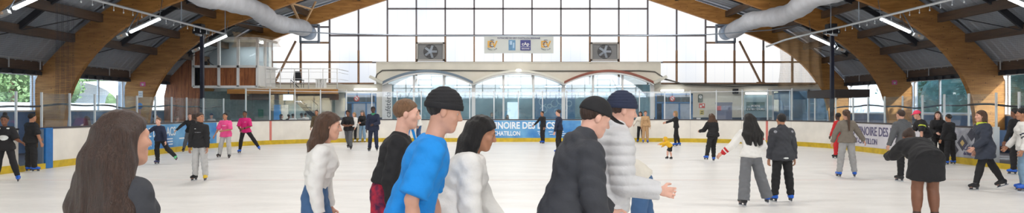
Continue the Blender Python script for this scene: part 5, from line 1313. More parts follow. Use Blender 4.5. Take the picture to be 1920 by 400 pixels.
        wr_ = (lambda X, Y, Z: wrinkle(X, Y, Z, amp, 1.0, seed)) if top != 'puffer' else (lambda X, Y, Z: -.010 * np.abs(np.sin(Z * 46 + 0 * X + 0 * Y)) + .003 + wrinkle(X, Y, Z, .002, 1.0, seed))
        pts_ = []; mts = [topm]
        if paint_top: 
            env = dict(pel=pel, waist=waist, chest=chest, neckb=neckb, r=r, f=f, u=u, arms=arms, S=S, sh=sh, np=np)
            for fn, mt_ in paint_top(env): pts_.append(fn); mts.append(mt_)
        nm_ = {'tee': 'tee_shirt', 'hoodie': 'hooded_sweatshirt', 'sweater': 'sweater', 'jacket': 'jacket', 'puffer': 'puffer_jacket'}[top]
        mesh_obj(nm_, surface(pr, h, wr_), mts, root, pts_)
        if cuffs:
            for nm in 'LR':
                s0, el, wr, d1, d2 = arms[nm]; mesh_obj('cuff', surface([Cone(wr - d2 * .02, wr + d2 * .025, .034 * w, .033 * w, None, 0, [(wr + d2 * .02, d2), (wr - d2 * .03, -d2)])], h), [cuffs], root)
    # ---- bottom
    if bottom in ('trousers', 'leggings', 'jeans'):
        t = {'trousers': .014, 'leggings': .009, 'jeans': .010}[bottom]
        wl_ = pel + u * wline * S; pr = []
        for p in tors[:(2 if wline < .1 else 3)]: pr.append(p.grow(t * .9, clips=[(wl_, u)]))
        for nm in 'LR':
            hp_, kn_, an = joints['hip' + nm], joints['kn' + nm], joints['an' + nm]; ax = unit(an - kn_)
            e_ = an - ax * (.045 if flare <= 0 else .0) * S if not shoes else an
            pr.append(Cone(hp_, kn_, .09 * w + t, .058 * w + t * 1.3 + flare * .5, None, .03))
            pr.append(Cone(kn_, an, .058 * w + t * 1.3 + flare * .5, .046 * w + t + flare, None, .02, [(e_, ax)]))
            pr += [q.grow(t) for q in legs[nm][1:3]]
            if bottom == 'trousers' and flare <= .005: pr.append(Cone(an - ax * .09 * S, an - ax * .06 * S, .056 * w + t, .056 * w + t, None, .01))
        mesh_obj({'trousers': 'trousers', 'leggings': 'leggings', 'jeans': 'jeans'}[bottom], surface(pr, h, lambda X, Y, Z: wrinkle(X, Y, Z, .002 if bottom == 'leggings' else .005, 1.1, 2.0)), [botc], root)
    elif bottom in ('skirt', 'shorts'):
        t = .014; wl_ = pel + u * .09 * S; pr = [p.grow(t, clips=[(wl_, u)]) for p in tors[:2]]
        for nm in 'LR':
            hp_, kn_ = joints['hip' + nm], joints['kn' + nm]; ax = unit(kn_ - hp_); e_ = hp_ + (kn_ - hp_) * (skirtlen - .02)
            pr.append(Cone(hp_, kn_, .1 * w + t, .085 * w + t + flare, None, .09 if bottom == 'skirt' else .03, [(e_, ax)]))
        if bottom == 'skirt':
            mk = (joints['knL'] + joints['knR']) / 2; ax = unit(mk - pel); pr.append(Cone(pel, mk, .12 * w, .135 * w + flare, (V3(1, 0, 0), 1.25), .05, [(pel + (mk - pel) * skirtlen, ax)]))
        mesh_obj(bottom, surface(pr, h, lambda X, Y, Z: wrinkle(X, Y, Z, .004, 1.0, 1.0)), [botc], root)
        if flare >= 0 and bottom == 'skirt':
            pass
    # ---- skates or shoes
    if skates:
        for q, nm in enumerate('LR'):
            sc = skates[q] if isinstance(skates, (list, tuple)) else skates
            mt_ = {'blue': M_skb, 'black': M_skk, 'white': M_skw, 'yellow': M_sky, 'green': M_skg, 'navy': M_skn, 'brown': MATS['skate_brown']}[sc]
            an, ff, fu, fr_ = joints['an' + nm], joints['ff' + nm], joints['fu' + nm], joints['fr' + nm]; shd = unit(joints['kn' + nm] - an); s = S
            pr = [Cone(an - ff * .035 * s - fu * .012 * s, an + ff * .13 * s - fu * .014 * s, .047 * s, .036 * s, (fr_, .92), .02, [(an - fu * .045 * s, -fu)]), Cone(an, an + shd * .1 * s, .05 * s, .052 * s, None, .03, [(an + shd * .095 * s, shd)]), Cone(an + ff * .02 * s, an + ff * .075 * s, .042 * s, .034 * s, None, .03)]
            toe = an + ff * .1 * s; acc = (M_blk if sc in ('yellow',) else M_dark)
            ptt = [lambda c, an=an, ff=ff, fu=fu, s=s: (((c - an) @ fu) < -.036 * s)]
            if sc == 'yellow': ptt.append(lambda c, an=an, ff=ff, s=s: ((c - an) @ ff) < .0 * s)
            elif sc == 'blue': ptt.append(lambda c, an=an, ff=ff, fu=fu, s=s: (np.abs(((c - an) @ ff) - .0) < .012 * s) & (((c - an) @ fu) > .03 * s))
            sk = mesh_obj('skate', surface(pr, max(.007, h * .8)), [mt_, acc, M_skk if sc == 'yellow' else M_skb], root, ptt)
            if shoes: continue
            b0 = an - fu * .045 * s
            m = MB()
            def hx(f0, f1, z0, z1, wd, mi=0, f0b=None, f1b=None):
                f0b = f0 if f0b is None else f0b; f1b = f1 if f1b is None else f1b
                c = []
                for (zz, a_, b_) in ((z0, f0b, f1b), (z1, f0, f1)):
                    for (fv, sv_) in ((a_, -1), (a_, 1), (b_, 1), (b_, -1)): c.append(Vector((b0 + ff * fv * s + fr_ * sv_ * wd * s + fu * zz * s).tolist()))
                m.hexa(c, mi)
            hx(-.065, -.005, -.045, .003, .014, 0, -.05, -.02); hx(.06, .135, -.045, .003, .014, 0, .075, .125); hx(-.06, .14, -.05, -.042, .008)
            o = m.build('blade_holder', M_hold, None); o.parent = sk
            m = MB(); hx(-.095, .165, -.052, -.045, .0025, 0, -.08, .15); hx(-.08, .15, -.0702, -.052, .0025, 0, -.07, .135); o = m.build('blade', M_blade, None); o.parent = sk
    # ---- hair
    hm = MATS['hair_' + hairc]; capn = unit(hf * .85 * 1.0 - hu * 1.0)          # removes the face side
    def hp3(a, b, c): return HD(a * k, b * k, c * k)
    pr = []
    line = hp3(0, 0, .008 if hair in ('short', 'crop', 'puff', 'topbun', 'bun') else -.002)
    if hair == 'short' or hat: thick = .008 if hair != 'crop' else .004
    else: thick = .013
    cran = Ell(hp3(0, -.016, .034), ((.075 + thick) * k, (.094 + thick) * k, (.083 + thick) * k), (hr, hf, hu), .0, [(line, capn)]) ; pr.append(cran)
    gd = V3(0, 0, -1)
    if hair in ('long', 'longwild'):
        back = -hf; flow = unit(V3(hairflow[0], hairflow[1], -1.0)); L = hairlen
        for q in (-.055, -.028, 0, .028, .055):
            a0 = hp3(q * hairw, -.06 - .02 * (1 - abs(q) / .055), .02); b0 = a0 + hu * -.11 * k + back * .015; c0 = b0 + flow * (L * (1 - abs(q) * 3)) * .55 + hr * q * 1.0 * hairw; e0 = c0 + unit(flow + V3(.15 * math.sin(q * 90), 0, -.3)) * L * .45
            hk = k * hairw; pr += [Cone(a0, b0, .045 * k, .045 * hk, None, .03), Cone(b0, c0, .045 * hk, .042 * hk, None, .03), Cone(c0, e0, .042 * hk, .02 * hk, None, .02)]
        for q in (-1, 1):
            a0 = hp3(q * .07, -.01, .03); b0 = hp3(q * .078, -.018, -.09); c0 = b0 + flow * L * .65 + hr * q * .02
            pr += [Cone(a0, b0, .022 * k, .026 * k, None, .02), Cone(b0, c0, .026 * k, .014 * k, None, .02)]
    elif hair == 'pony':
        a0 = hp3(0, -.1, .045); flow = unit(V3(hairflow[0], hairflow[1], -1.0)); b0 = a0 - hf * .035 * k + hu * .01; c0 = b0 + unit(flow + -hf * .3) * .1; e0 = c0 + flow * hairlen
        pr += [Cone(a0, b0, .022 * k, .028 * k, None, .01), Cone(b0, c0, .03 * k, .036 * k, None, .02), Cone(c0, e0, .036 * k, .012 * k, None, .02)]
    elif hair == 'bun': pr += [Ell(hp3(0, -.105, .055), (.042 * k,) * 3, (hr, hf, hu), .01)]
    elif hair == 'topbun': pr += [Ell(hp3(0, -.03, .15), (.05 * k,) * 3, (hr, hf, hu), .01)]
    elif hair == 'puff': pr += [Ell(hp3(0, -.145, .03), (.085 * k,) * 3, (hr, hf, hu), .01)]
    elif hair == 'curly': pr = [Ell(hp3(0, -.02, .05), (.092 * k, .1 * k, .09 * k), (hr, hf, hu), .0, [(line, capn)])]
    elif hair == 'bob':
        for q in (-1, 1): pr += [Cone(hp3(q * .065, -.02, .02), hp3(q * .072, -.02, -.09), .03 * k, .03 * k, None, .03)]
        pr += [Cone(hp3(-.04, -.07, .0), hp3(-.04, -.075, -.11), .042 * k, .04 * k, None, .03), Cone(hp3(.04, -.07, .0), hp3(.04, -.075, -.11), .042 * k, .04 * k, None, .03)]
    am = {'curly': .008, 'puff': .007, 'short': .003, 'topbun': .004, 'bun': .002}.get(hair, .0045) * k
    if hair in ('curly', 'puff', 'topbun'): hw_ = lambda X, Y, Z: am * np.sin(X * 150 + 3 * np.sin(Z * 40)) * np.sin(Y * 150 + 3 * np.sin(Z * 33)) * np.sin(Z * 150)
    else: hw_ = lambda X, Y, Z: am * .8 * np.sin(X * 120 + 1.5 * np.sin(Z * 14) + 40 * Y) * np.sin(Y * 90 + 1.5 * np.sin(Z * 11))
    if hair != 'none': mesh_obj('hair', surface(pr, h, hw_), [hm], root)
    # ---- hat
    if hat:
        def skull(t_, line_, cap_n, sc=1.0): return Ell(hp3(0, -.014, .036), ((.077 + t_) * k, (.096 + t_) * k, (.088 + t_) * k * sc), (hr, hf, hu), .0, [(line_, cap_n)])
        cn_ = unit(-hu + hf * .12)
        if hat == 'beanie':
            prs = [skull(.017, hp3(0, 0, .022), cn_, 1.06), Cone(hp3(-.03, -.02, .028), hp3(.03, -.02, .028), .0, .0, None, 0)][:1]
            o = mesh_obj('beanie', surface(prs, h, lambda X, Y, Z: .0025 * np.sin(Z * 300)), [hatc], root)
            ring_ = [Ell(hp3(0, -.014, .036), (.099 * k, .118 * k, .1 * k), (hr, hf, hu), 0, [(hp3(0, 0, .016), cn_), (hp3(0, 0, .052), -cn_)])]; mesh_obj('beanie_brim', surface(ring_, h), [hatc], root)
        elif hat in ('cap', 'bucket'):
            o = mesh_obj('cap', surface([skull(.015, hp3(0, 0, .03), unit(-hu + hf * .05), 1.02)] + ([Cone(hp3(0, .085, .05), hp3(0, .15, .035), .055 * k, .05 * k, (hu, .13), .006)] if hat == 'cap' else [Cone(hp3(0, -.014, .035), hp3(0, -.012, .03), .135 * k, .135 * k, (hu, .12), .01)]), h), [hatc], root)
        elif hat == 'hood':
            prs = [Ell(hp3(0, -.03, .02), (.105 * k, .125 * k, .12 * k), (hr, hf, hu), .03, [(hp3(0, .055, 0), unit(hf))]), Cone(hp3(0, -.05, -.06), neckb - f * .05 * S, .095 * k, .1 * S, None, .03, [(hp3(0, .03, 0), unit(hf))])]
            mesh_obj('hood', surface(prs, h), [hatc], root)
        elif hat == 'helmet': mesh_obj('helmet', surface([skull(.03, hp3(0, 0, .02), cn_)], h), [hatc], root)
    if scarf:
        prs = [Cone(neckb + u * .02 * S + r * .06 * S * math.cos(a), neckb + u * .03 * S + r * .06 * S * math.cos(a) + f * .001, .04 * S, .04 * S, None, .03) for a in (0,)]
        ringp = [neckb + u * .025 * S + r * .058 * S * math.cos(a) + f * .065 * S * math.sin(a) for a in np.linspace(0, 2 * PI, 11)]
        prs = [Cone(a, b, .036 * S, .036 * S, None, .02) for a, b in zip(ringp, ringp[1:])] + [Cone(neckb + f * .08 * S, chest + f * .12 * S + r * .03, .035 * S, .045 * S, (f, .6), .03)]
        mesh_obj('scarf', surface(prs, h, lambda X, Y, Z: wrinkle(X, Y, Z, .004)), [scarf], root)
    return root
mat('skate_brown', (70, 48, 40), .5)
# ------------------------------------------------------------------ the skaters and onlookers
c_black = cloth('black', (30, 30, 33)); c_char = cloth('charcoal', (58, 60, 66)); c_navy = cloth('navy', (38, 46, 70)); c_white = cloth('white', (232, 230, 226)); c_cream = cloth('cream', (222, 216, 204))
c_grey = cloth('grey', (160, 160, 160)); c_lgrey = cloth('light_grey', (184, 184, 184)); c_dgrey = cloth('dark_grey', (92, 94, 98)); c_pink = cloth('pink', (238, 84, 150)); c_mag = cloth('magenta', (214, 36, 120))
c_jean = cloth('denim', (66, 100, 142)); c_ljean = cloth('light_denim', (128, 158, 184)); c_blue = cloth('bright_blue', (18, 138, 222)); c_puff = cloth('pale_puffer', (206, 206, 208)); c_olive = cloth('olive_brown', (96, 82, 62))
c_taupe = cloth('taupe', (124, 116, 106)); c_tan = cloth('tan', (192, 156, 116)); c_yel = cloth('yellow', (232, 182, 44)); c_red = cloth('red', (196, 40, 46)); c_green = cloth('green', (70, 150, 110)); c_neon = cloth('neon_yellow', (198, 212, 70))
c_slate = cloth('slate_trousers', (112, 114, 118)); c_beaniegrey = cloth('grey_knit', (108, 108, 110)); c_plaid = cloth('red_plaid', (196, 36, 60), var=.6, vscale=14, col2=(60, 24, 60)); c_pinkcap = cloth('pink_cap', (236, 70, 104)); c_coat = cloth('blue_grey_coat', (50, 56, 70))
c_print = cloth('white_print', (226, 230, 228)); c_refl = cloth('grey_stripe', (150, 152, 158))

def blob(off, rad, mt, base='chest'):
    """print on a garment: ellipsoid region given in the chest frame (right, forward, up)"""
    def mk(E):
        c = E[base] + E['r'] * off[0] * E['S'] + E['f'] * off[1] * E['S'] + E['u'] * off[2] * E['S']
        fr_ = (E['r'], E['f'], E['u'])
        return (lambda p: sum((((p - c) @ fr_[i]) / (rad[i] * E['S'])) ** 2 for i in range(3)) < 1, mt)
    return mk
def band(arm, which, t0, t1, mt):
    """stripe round a sleeve between fractions of the upper arm (0) or forearm (1)"""
    def mk(E):
        s0, el, wr, d1, d2 = E['arms'][arm]; a, b = (s0, el) if which == 0 else (el, wr); ax = b - a; L = float(ax @ ax)
        def fn(p):
            t = ((p - a) @ ax) / L; q = p - a - t[:, None] * ax; return (t > t0) & (t < t1) & ((q ** 2).sum(1) < (.11) ** 2)
        return (fn, mt)
    return mk
def paints(*fs): return lambda E: [f(E) for f in fs]
def FG(px_, Z): return (CAMX + (px_ - 960) * Z / F, Z)

# --- nearest skaters, cut by the lower edge of the frame
person('skater with very long wavy dark brown hair seen from behind, closest to the camera', pos=FG(203, 2.75), yaw=-35, T=1.645, fine=True, hair='long', hairc='dark_brown', hairlen=.42, hairw=1.5, hairflow=(-.05, -.12), top='jacket', topc=c_char, loose=.03, hem=.1, botc=c_black, lean=6, armL=(10, 12, 30, 5), armR=(0, 12, 20, 5))
person('woman in a white sweater and blue jeans skating right, brown hair behind her shoulders', pos=FG(590, 5.75), yaw=-82, T=1.655, fine=True, hair='long', hairc='brown', hairlen=.16, hairflow=(0, -.5), top='sweater', topc=c_white, loose=.03, hem=-.2, wline=.2, bottom='jeans', botc=c_jean, lean=11, hp=-8, armL=(-2, 6, 12, 0), armR=(-10, 8, 10, 2), legL=(20, 3, 20), legR=(-8, 3, 12), skin='light')
person('boy in a black top and red plaid trousers skating right, short light brown hair', pos=FG(722, 5.45), yaw=-84, T=1.775, sex='m', fine=True, hair='short', hairc='light_brown', top='hoodie', topc=c_black, loose=.026, hem=-.09, wline=.14, botc=c_plaid, lean=17, hp=-6, armL=(15, 6, 30, 0), armR=(-12, 8, 5, 0), legL=(15, 3, 15), legR=(-5, 3, 15), skin='fair')
person('man in a bright blue tee shirt and black knit hat leaning forward to the right', pos=FG(766, 4.05), yaw=-83, T=1.83, sex='m', fine=True, hair='short', hairc='black', hat='beanie', hatc=c_black, top='tee', sleeve=.46, topc=c_blue, loose=.03, hem=.08, botc=c_black, lean=19, hp=-14, armL=(0, 12, 15, 0), armR=(-22, 14, 5, 0), legL=(20, 3, 20), legR=(0, 3, 20), skin='light')
person('girl in a loose white top with long black hair falling forward, head bowed', pos=FG(846, 4.6), yaw=-86, T=1.64, fine=True, hair='long', hairc='black', hairlen=.44, hairflow=(0, -.3), top='sweater', topc=c_white, loose=.045, hem=.02, botc=c_black, lean=20, hp=-18, armL=(20, 10, 35, 0), armR=(0, 12, 22, 0), skin='tan')
person('youth in a black hooded jacket and black peaked cap bending to the right', pos=FG(1058, 4.3), yaw=-76, T=1.76, sex='m', fine=True, hair='short', hairc='dark_brown', hat='cap', hatc=c_black, top='jacket', topc=c_char, loose=.045, hem=.16, hood=True, botc=c_char, lean=17, hp=-22, armL=(20, 10, 50, 0), armR=(0, 14, 20, 2), skin='fair', paint_top=paints(blob((.05, .16, -.12), (.02, .12, .3), c_refl)))
person('man in pale grey puffer jacket and navy beanie reaching one hand to the right', pos=FG(1133, 4.95), yaw=-84, T=1.80, sex='m', fine=True, hair='crop', hairc='dark_brown', hat='beanie', hatc=c_navy, top='puffer', topc=c_puff, loose=.05, hem=.05, collar=True, botc=c_black, lean=11, hp=-10, armL=(0, 6, 12, 0), armR=(2, 8, 80, 2), handcurl=45, legL=(15, 3, 20), legR=(-3, 3, 12), skin='fair')
person('bent over skater in blue jeans hidden behind the pale puffer jacket', pos=FG(1203, 7.0), yaw=88, T=1.66, fine=True, hair='short', hairc='brown', top='sweater', topc=c_cream, loose=.03, hem=0, wline=.12, bottom='jeans', flare=.02, botc=c_jean, lean=52, hp=-40, armL=(60, 5, 80, 0), armR=(60, 5, 80, 0), legL=(8, 2, 14), legR=(-10, 2, 6), skin='light')
person('stooping skater in a black skirt and brown tights, back turned, near the right edge', pos=FG(1738, 9.4), yaw=-8, T=1.74, skirtlen=.66, fine=True, hair='bun', hairc='dark_brown', top='jacket', topc=c_black, loose=.04, hem=.1, bottom='skirt', flare=.03, botc=c_black, lean=72, hp=-50, skates='brown', skin='brown', armL=(60, 5, 80, 0), armR=(60, 5, 80, 0), legL=(10, 2, 14), legR=(8, 2, 14), bulk=1.25)
# --- left side
person('girl in black jersey with white print and high bun at the left edge', px=10, feet=343, yaw=200, T=1.53, hair='topbun', hairc='black', skin='brown', top='tee', sleeve=.5, topc=c_black, loose=.028, hem=.1, bottom='leggings', botc=c_black, armL=(15, 25, 60, 45), armR=(20, 15, 70, -20), legL=(8, 14, 12), legR=(-6, 10, 8), paint_top=paints(blob((0, .12, -.1), (.1, .1, .07), c_print), blob((.09, .0, .13), (.05, .12, .03), c_print), blob((-.09, .0, .13), (.05, .12, .03), c_print)))
person('boy all in black with blue skates standing at the left gate, back turned', px=57, feet=323, yaw=-25, T=1.54, sex='m', hair='short', hairc='black', skin='tan', bulk=1.1, top='tee', sleeve=.5, topc=c_black, loose=.03, hem=.1, botc=c_black, armR=(10, 14, 15, 8), armL=(20, 10, 60, 0), legL=(4, 5, 5), legR=(4, 5, 5))
person('boy in a navy sweater gliding with one green skate lifted before the left blue banner', px=300, feet=309, yaw=172, T=1.39, sex='m', hair='short', hairc='light_brown', skin='fair', top='sweater', topc=c_navy, loose=.022, hem=.06, botc=c_black, armR=(25, 50, 30, 62), armL=(5, 22, 10, 12), legL=(-8, 26, 28), legR=(8, 0, 14), skates=('green', 'navy'), lean=10)
person('skater in black top and grey jeans leaning by the left blue banner', px=357, feet=287, yaw=200, T=1.55, hair='short', hairc='brown', top='sweater', topc=c_black, bottom='jeans', botc=c_dgrey, lean=20, armR=(30, 45, 30, 40), armL=(10, 10, 40, 0), legL=(20, 6, 35), legR=(-12, 14, 10), skates='black')
person('boy in black hoodie and pale grey joggers standing, one yellow and one black skate', px=375, feet=340, yaw=178, T=1.565, sex='m', fine=True, hair='puff', hairc='dark_brown', skin='tan', hy=72, top='hoodie', topc=c_black, loose=.026, hem=.09, botc=c_lgrey, armR=(4, 9, 6, 4), armL=(4, 9, 6, 4), legL=(2, 4, 4), legR=(2, 3, 4), feetout=(14, 14), skates=('yellow', 'black'), collar=True, paint_top=paints(blob((-.01, .12, -.03), (.08, .1, .006), c_refl), blob((.05, .12, .06), (.022, .1, .008), c_print)))
person('boy in a pink football shirt and grey joggers skating towards the camera', px=424, feet=298, yaw=176, T=1.52, sex='m', hair='short', hairc='black', skin='tan', top='tee', sleeve=.5, topc=c_pink, loose=.028, hem=.12, botc=c_lgrey, armR=(5, 24, 10, 26), armL=(20, 14, 70, -55), legL=(0, 2, 4), legR=(4, 14, 14), skates='black', lean=8, paint_top=paints(blob((0, .12, .0), (.07, .1, .012), c_print)))
person('youth in a magenta shirt and black trousers striding with one leg out wide', px=460, feet=288, yaw=184, T=1.60, sex='m', hair='short', hairc='black', skin='brown', top='tee', sleeve=.5, topc=c_mag, loose=.026, hem=.08, botc=c_black, bottom='leggings', armR=(15, 14, 40, -30), armL=(20, 14, 60, -50), legL=(-4, 32, 2), legR=(6, 10, 16), skates='blue', lean=6, paint_top=paints(blob((-.04, .12, .02), (.03, .1, .008), c_print)), cuffs=c_black)
person('skater in an olive brown jacket behind the woman in white', px=594, feet=273, yaw=180, T=1.62, sex='m', hair='short', hairc='dark_brown', skin='tan', top='jacket', topc=c_olive, botc=c_dgrey, hem=.1)
person('boy in a black tee shirt with folded arms and grey trousers skating in', px=653, feet=281, yaw=174, T=1.64, sex='m', hair='curly', hairc='black', skin='brown', top='tee', sleeve=.5, topc=c_black, hem=.1, loose=.025, botc=c_dgrey, armL=(15, 14, 70, -60), armR=(15, 14, 75, -60), legL=(18, 8, 4), legR=(-14, 0, 22), skates='black')
person('girl in a white jumper and black leggings leaning on the far boards', pos=FG(665, 33.1), yaw=150, T=1.48, hair='bob', hairc='blond', top='sweater', topc=c_white, loose=.03, bottom='leggings', botc=c_black, legR=(25, 4, 30), legL=(5, 0, 5), armL=(10, 10, 20, 0), skates='white')
person('girl in a grey beanie, black jacket and pale jeans by the far boards', pos=FG(680, 33.15), yaw=165, T=1.58, hair='long', hairlen=.2, hairc='light_brown', hat='beanie', hatc=c_beaniegrey, top='jacket', topc=c_black, bottom='jeans', botc=c_ljean, armL=(20, 8, 80, -30), armR=(20, 8, 80, -30), skates='white')
person('tall skater in a dark jacket with a green scarf and black headwear', px=700, feet=284, yaw=182, T=1.75, sex='m', hair='curly', hairc='black', skin='dark', top='jacket', topc=c_navy, loose=.04, hem=.14, botc=c_navy, scarf=c_green, armR=(8, 10, 12, 6), armL=(15, 10, 70, -40), skates='black')
person('child in black top and blue jeans beside the boy with light brown hair', pos=FG(770, 32.4), yaw=180, T=1.42, hair='short', hairc='dark_brown', top='sweater', topc=c_black, bottom='jeans', botc=c_blue, legL=(0, 14, 5), legR=(0, 10, 5))
person('skater in white sweater near far boards, right of the boy with light brown hair', pos=FG(786, 33.0), yaw=120, T=1.64, hair='short', hairc='brown', top='sweater', topc=c_white, loose=.03, hem=.06, bottom='jeans', botc=c_jean, skates='white')
# --- middle and right
person('skater all in black with blue skates before the far blue banner', px=1018, feet=270, yaw=125, T=1.56, sex='m', hair='short', hairc='black', skin='tan', top='hoodie', topc=c_black, botc=c_black, armR=(20, 38, 30, 40), armL=(10, 20, 20, 15), legL=(10, 4, 10), legR=(2, 2, 10))
person('youth in a navy sweater with dark hair, left of the black peaked cap', px=1049, feet=288, yaw=70, T=1.64, sex='m', hair='short', hairc='dark_brown', skin='fair', top='sweater', topc=c_navy, botc=c_black, armL=(10, 12, 10, 8))
person('dark haired skater between the black cap and the navy beanie', px=1126, feet=281, yaw=170, T=1.79, sex='m', hair='short', hairc='black', skin='tan', top='jacket', topc=c_black, botc=c_black)
person('girl in a white top and black leggings with long black hair by the far boards', pos=FG(1201, 33.0), yaw=160, T=1.53, hair='long', hairc='black', hairlen=.25, top='sweater', topc=c_cream, loose=.03, bottom='leggings', botc=c_black, armR=(20, 30, 50, 10), armL=(10, 10, 30, 0))
person('girl in a tan tracksuit by the far boards', pos=FG(1210, 32.6), yaw=175, T=1.56, hair='bun', hairc='brown', top='sweater', topc=c_tan, loose=.03, botc=c_tan, legL=(3, 2, 4), legR=(3, 2, 4), skates='blue')
person('blond skater all in black pointing left, near the far boards', px=1268, feet=275, yaw=85, T=1.57, hair='bob', hairc='blond', top='sweater', topc=c_black, bottom='leggings', botc=c_black, armL=(65, 6, 75, 0), armR=(60, 6, 72, 0), legL=(10, 3, 12), legR=(-8, 3, 8))
person('small child in a yellow jacket bending forward with arms out', px=1257, feet=302, yaw=75, T=.80, head=.95, res=.0075, hair='short', hairc='brown', top='jacket', topc=c_yel, loose=.03, hem=.02, bottom='shorts', botc=c_black, lean=48, hp=-5, armL=(75, 22, 80, 30), armR=(40, 40, 50, 40), legL=(30, 6, 30), legR=(0, 8, 10), skates='black', skin='fair', hat='hood', hatc=c_yel)
person('woman in a black hoodie with brown shoulder length hair striding on blue skates', px=1337, feet=303, yaw=12, T=1.53, hair='long', hairc='brown', hairlen=.12, hairw=1.15, top='hoodie', hood=True, topc=c_black, loose=.04, hem=.06, botc=c_black, lean=14, armL=(25, 22, 80, 10), armR=(25, 22, 80, 10), legL=(-12, 20, 10), legR=(12, -4, 24))
person('girl in a white and red jacket with long flowing black hair and grey flared trousers', px=1408, feet=387, yaw=8, T=1.575, fine=True, hair='long', hairc='black', hairlen=.34, hairw=1.3, hairflow=(.12, -.26), top='sweater', topc=c_white, loose=.03, hem=.03, botc=c_slate, flare=.04, lean=8, armL=(18, 34, 30, 42), armR=(-14, 22, -18, -58), legL=(-2, 6, 4), legR=(6, 18, 8), skates=('black', 'blue'), skin='light', cuffs=c_red, paint_top=paints(band('R', 0, .15, .6, c_red), band('L', 1, .55, .7, c_red), band('L', 1, .8, 1.1, c_red)))
person('man in a dark grey hooded jacket and black trousers standing with his back turned', px=1467, feet=380, yaw=4, T=1.57, sex='m', fine=True, hair='short', hairc='black', skin='tan', top='jacket', topc=c_char, hood=True, loose=.04, hem=.13, botc=c_black, armL=(0, 12, 4, 6), armR=(0, 13, 2, 8), legL=(2, 5, 4), legR=(2, 6, 4), paint_top=paints(blob((.0, -.15, -.42), (.055, .1, .014), c_print), blob((.17, -.04, .1), (.035, .1, .03), c_refl), blob((-.17, -.04, .1), (.035, .1, .03), c_refl)))
person('woman in a taupe jacket and grey joggers with a long brown ponytail', px=1588, feet=333, yaw=-6, T=1.645, fine=True, hair='pony', hairc='brown', hairlen=.34, top='jacket', topc=c_taupe, loose=.035, hem=.06, botc=c_grey, armL=(15, 22, 20, 10), armR=(0, 34, 14, 34), legL=(3, 7, 6), legR=(3, 7, 6), skin='light')
person('child in red with black hair half hidden behind the woman with the ponytail', px=1573, feet=298, yaw=20, T=1.51, hair='curly', hairc='black', skin='dark', top='sweater', topc=c_red, botc=c_red, skates='black', armL=(10, 14, 20, 10))
person('man in a dark grey hoodie and black trousers leaning left on black skates', px=1697, feet=341, yaw=14, T=1.645, sex='m', hair='short', hairc='dark_brown', skin='light', top='hoodie', hood=True, topc=c_dgrey, loose=.035, hem=.08, botc=c_black, lean=14, armL=(8, 16, 20, 6), armR=(10, 16, 30, 4), legL=(4, 2, 6), legR=(-28, 10, 40), skates='black')
person('skater in a pink cap and black tee shirt with a yellow stripe, bending left', px=1737, feet=313, yaw=80, T=1.66, sex='m', hair='short', hairc='brown', hat='cap', hatc=c_pinkcap, top='tee', sleeve=.6, topc=c_black, loose=.03, hem=.08, botc=c_dgrey, lean=26, hp=-14, armL=(10, 10, 0, 0), armR=(20, 10, 40, 0), skates='black', paint_top=paints(band('L', 0, .3, .42, c_neon)))
person('smiling woman in a black hoodie with long dark hair', px=1758, feet=307, yaw=165, T=1.58, hair='long', hairc='dark_brown', hairlen=.24, hy=-25, top='hoodie', topc=c_black, loose=.035, hem=.08, botc=c_black, armL=(10, 12, 40, -10), armR=(10, 12, 70, -20), skates='black', skin='fair')
person('boy in black clothes and blue skates standing by the geometric advert', px=1781, feet=310, yaw=22, T=1.50, sex='m', hair='short', hairc='black', skin='tan', top='hoodie', topc=c_black, loose=.035, hem=.1, botc=c_black, armR=(10, 10, 20, 6), legL=(2, 5, 4), legR=(2, 8, 4))
person('striding skater in a long blue grey coat with a neon yellow scarf', px=1847, feet=357, yaw=82, T=1.66, fine=True, hair='bob', hairc='brown', top='jacket', topc=c_coat, loose=.05, hem=.24, bottom='leggings', botc=c_black, scarf=c_neon, lean=8, armL=(15, 12, 50, 0), armR=(-10, 12, 20, 0), legL=(20, 2, 6), legR=(-26, 2, 6), skates='black', skin='light')
person('skater in a white hoodie with striped sleeve and pale jeans at the right edge', px=1922, feet=360, yaw=60, T=1.67, fine=True, hair='curly', hairc='black', skin='tan', top='hoodie', topc=c_white, loose=.04, hem=.08, bottom='jeans', botc=c_ljean, armL=(-8, 14, 20, 6), armR=(20, 10, 40, 0), paint_top=paints(band('L', 0, .55, .65, c_navy), band('L', 0, .78, .88, c_navy)))
person('skater in black with blue skates behind the white hoodie at the right edge', px=1909, feet=328, yaw=20, T=1.69, sex='m', hair='short', hairc='black', skin='brown', top='jacket', topc=c_black, botc=c_black, lean=8, legR=(-10, 4, 20))
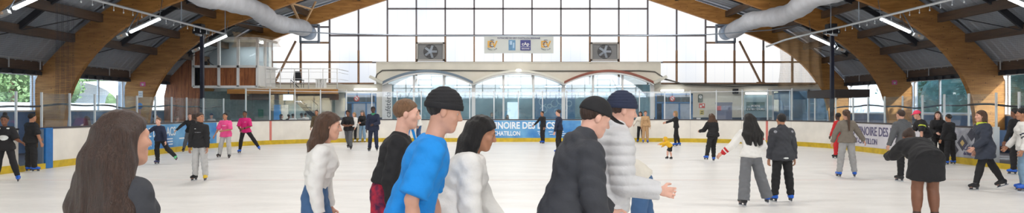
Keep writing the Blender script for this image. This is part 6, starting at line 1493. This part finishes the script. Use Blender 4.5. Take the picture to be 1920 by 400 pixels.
# --- onlookers behind the glass
def onlooker(lb, px_, Z, T, **kw): return person(lb, pos=FG(px_, Z), T=T, shoes=True, foot_z=-.022, res=.013, skates='black', **kw)
onlooker('onlooker with long dark hair and white top behind the left boards', 163, 21.8, 1.46, yaw=60, hair='long', hairc='dark_brown', topc=c_white, botc=c_black, top='sweater')
onlooker('onlooker in dark clothes behind the glass left of the boy with the green skate', 289, 26.4, 1.5, yaw=-60, hair='short', hairc='black', topc=c_black, botc=c_black)
onlooker('pale onlooker behind the glass above the left blue banner', 330, 28.2, 1.38, yaw=-90, hair='bob', hairc='light_brown', topc=c_white, botc=c_grey, top='sweater')
onlooker('onlooker in pale grey with a dark cap in the left glass corner', 397, 32.2, 1.48, yaw=180, hair='short', hairc='black', hat='cap', hatc=c_navy, topc=c_lgrey, botc=c_black)
onlooker('onlooker in black facing right, leftmost of the group under the stairs', 526, 35.3, 1.42, yaw=-70, hair='bob', hairc='black', topc=c_black, botc=c_black)
onlooker('onlooker in white behind the glass, second of the group under the stairs', 549, 35.3, 1.46, yaw=10, sex='m', hair='short', hairc='black', topc=c_white, botc=c_black, skin='brown')
onlooker('onlooker in black between two white tops behind the glass', 541, 35.9, 1.42, yaw=-10, hair='curly', hairc='black', topc=c_black, botc=c_black, skin='brown')
onlooker('onlooker in pale grey and white behind the glass, fourth of the group', 565, 35.2, 1.48, yaw=0, sex='m', hair='curly', hairc='black', topc=c_lgrey, botc=c_black, skin='dark')
onlooker('onlooker in a white shirt, rightmost of the group under the stairs', 573, 35.9, 1.52, yaw=30, hair='short', hairc='black', topc=c_white, botc=c_dgrey, skin='brown')
onlooker('dark figure sitting in the cafe behind the slate blue arch', 858, 39.2, 1.4, yaw=180, hair='short', hairc='dark_brown', topc=c_dgrey, botc=c_black)
onlooker('dark figure in the cafe, left pane of the cream middle arch', 906, 39.3, 1.3, yaw=170, hair='bob', hairc='black', topc=c_navy, botc=c_black)
onlooker('grey clad figure in the cafe beside the dark one in the middle arch', 922, 39.0, 1.5, yaw=190, hair='bob', hairc='brown', topc=c_dgrey, botc=c_black)
onlooker('dark figure in the middle pane of the cream cafe arch', 951, 39.4, 1.35, yaw=-150, hair='long', hairc='black', topc=c_black, botc=c_black)
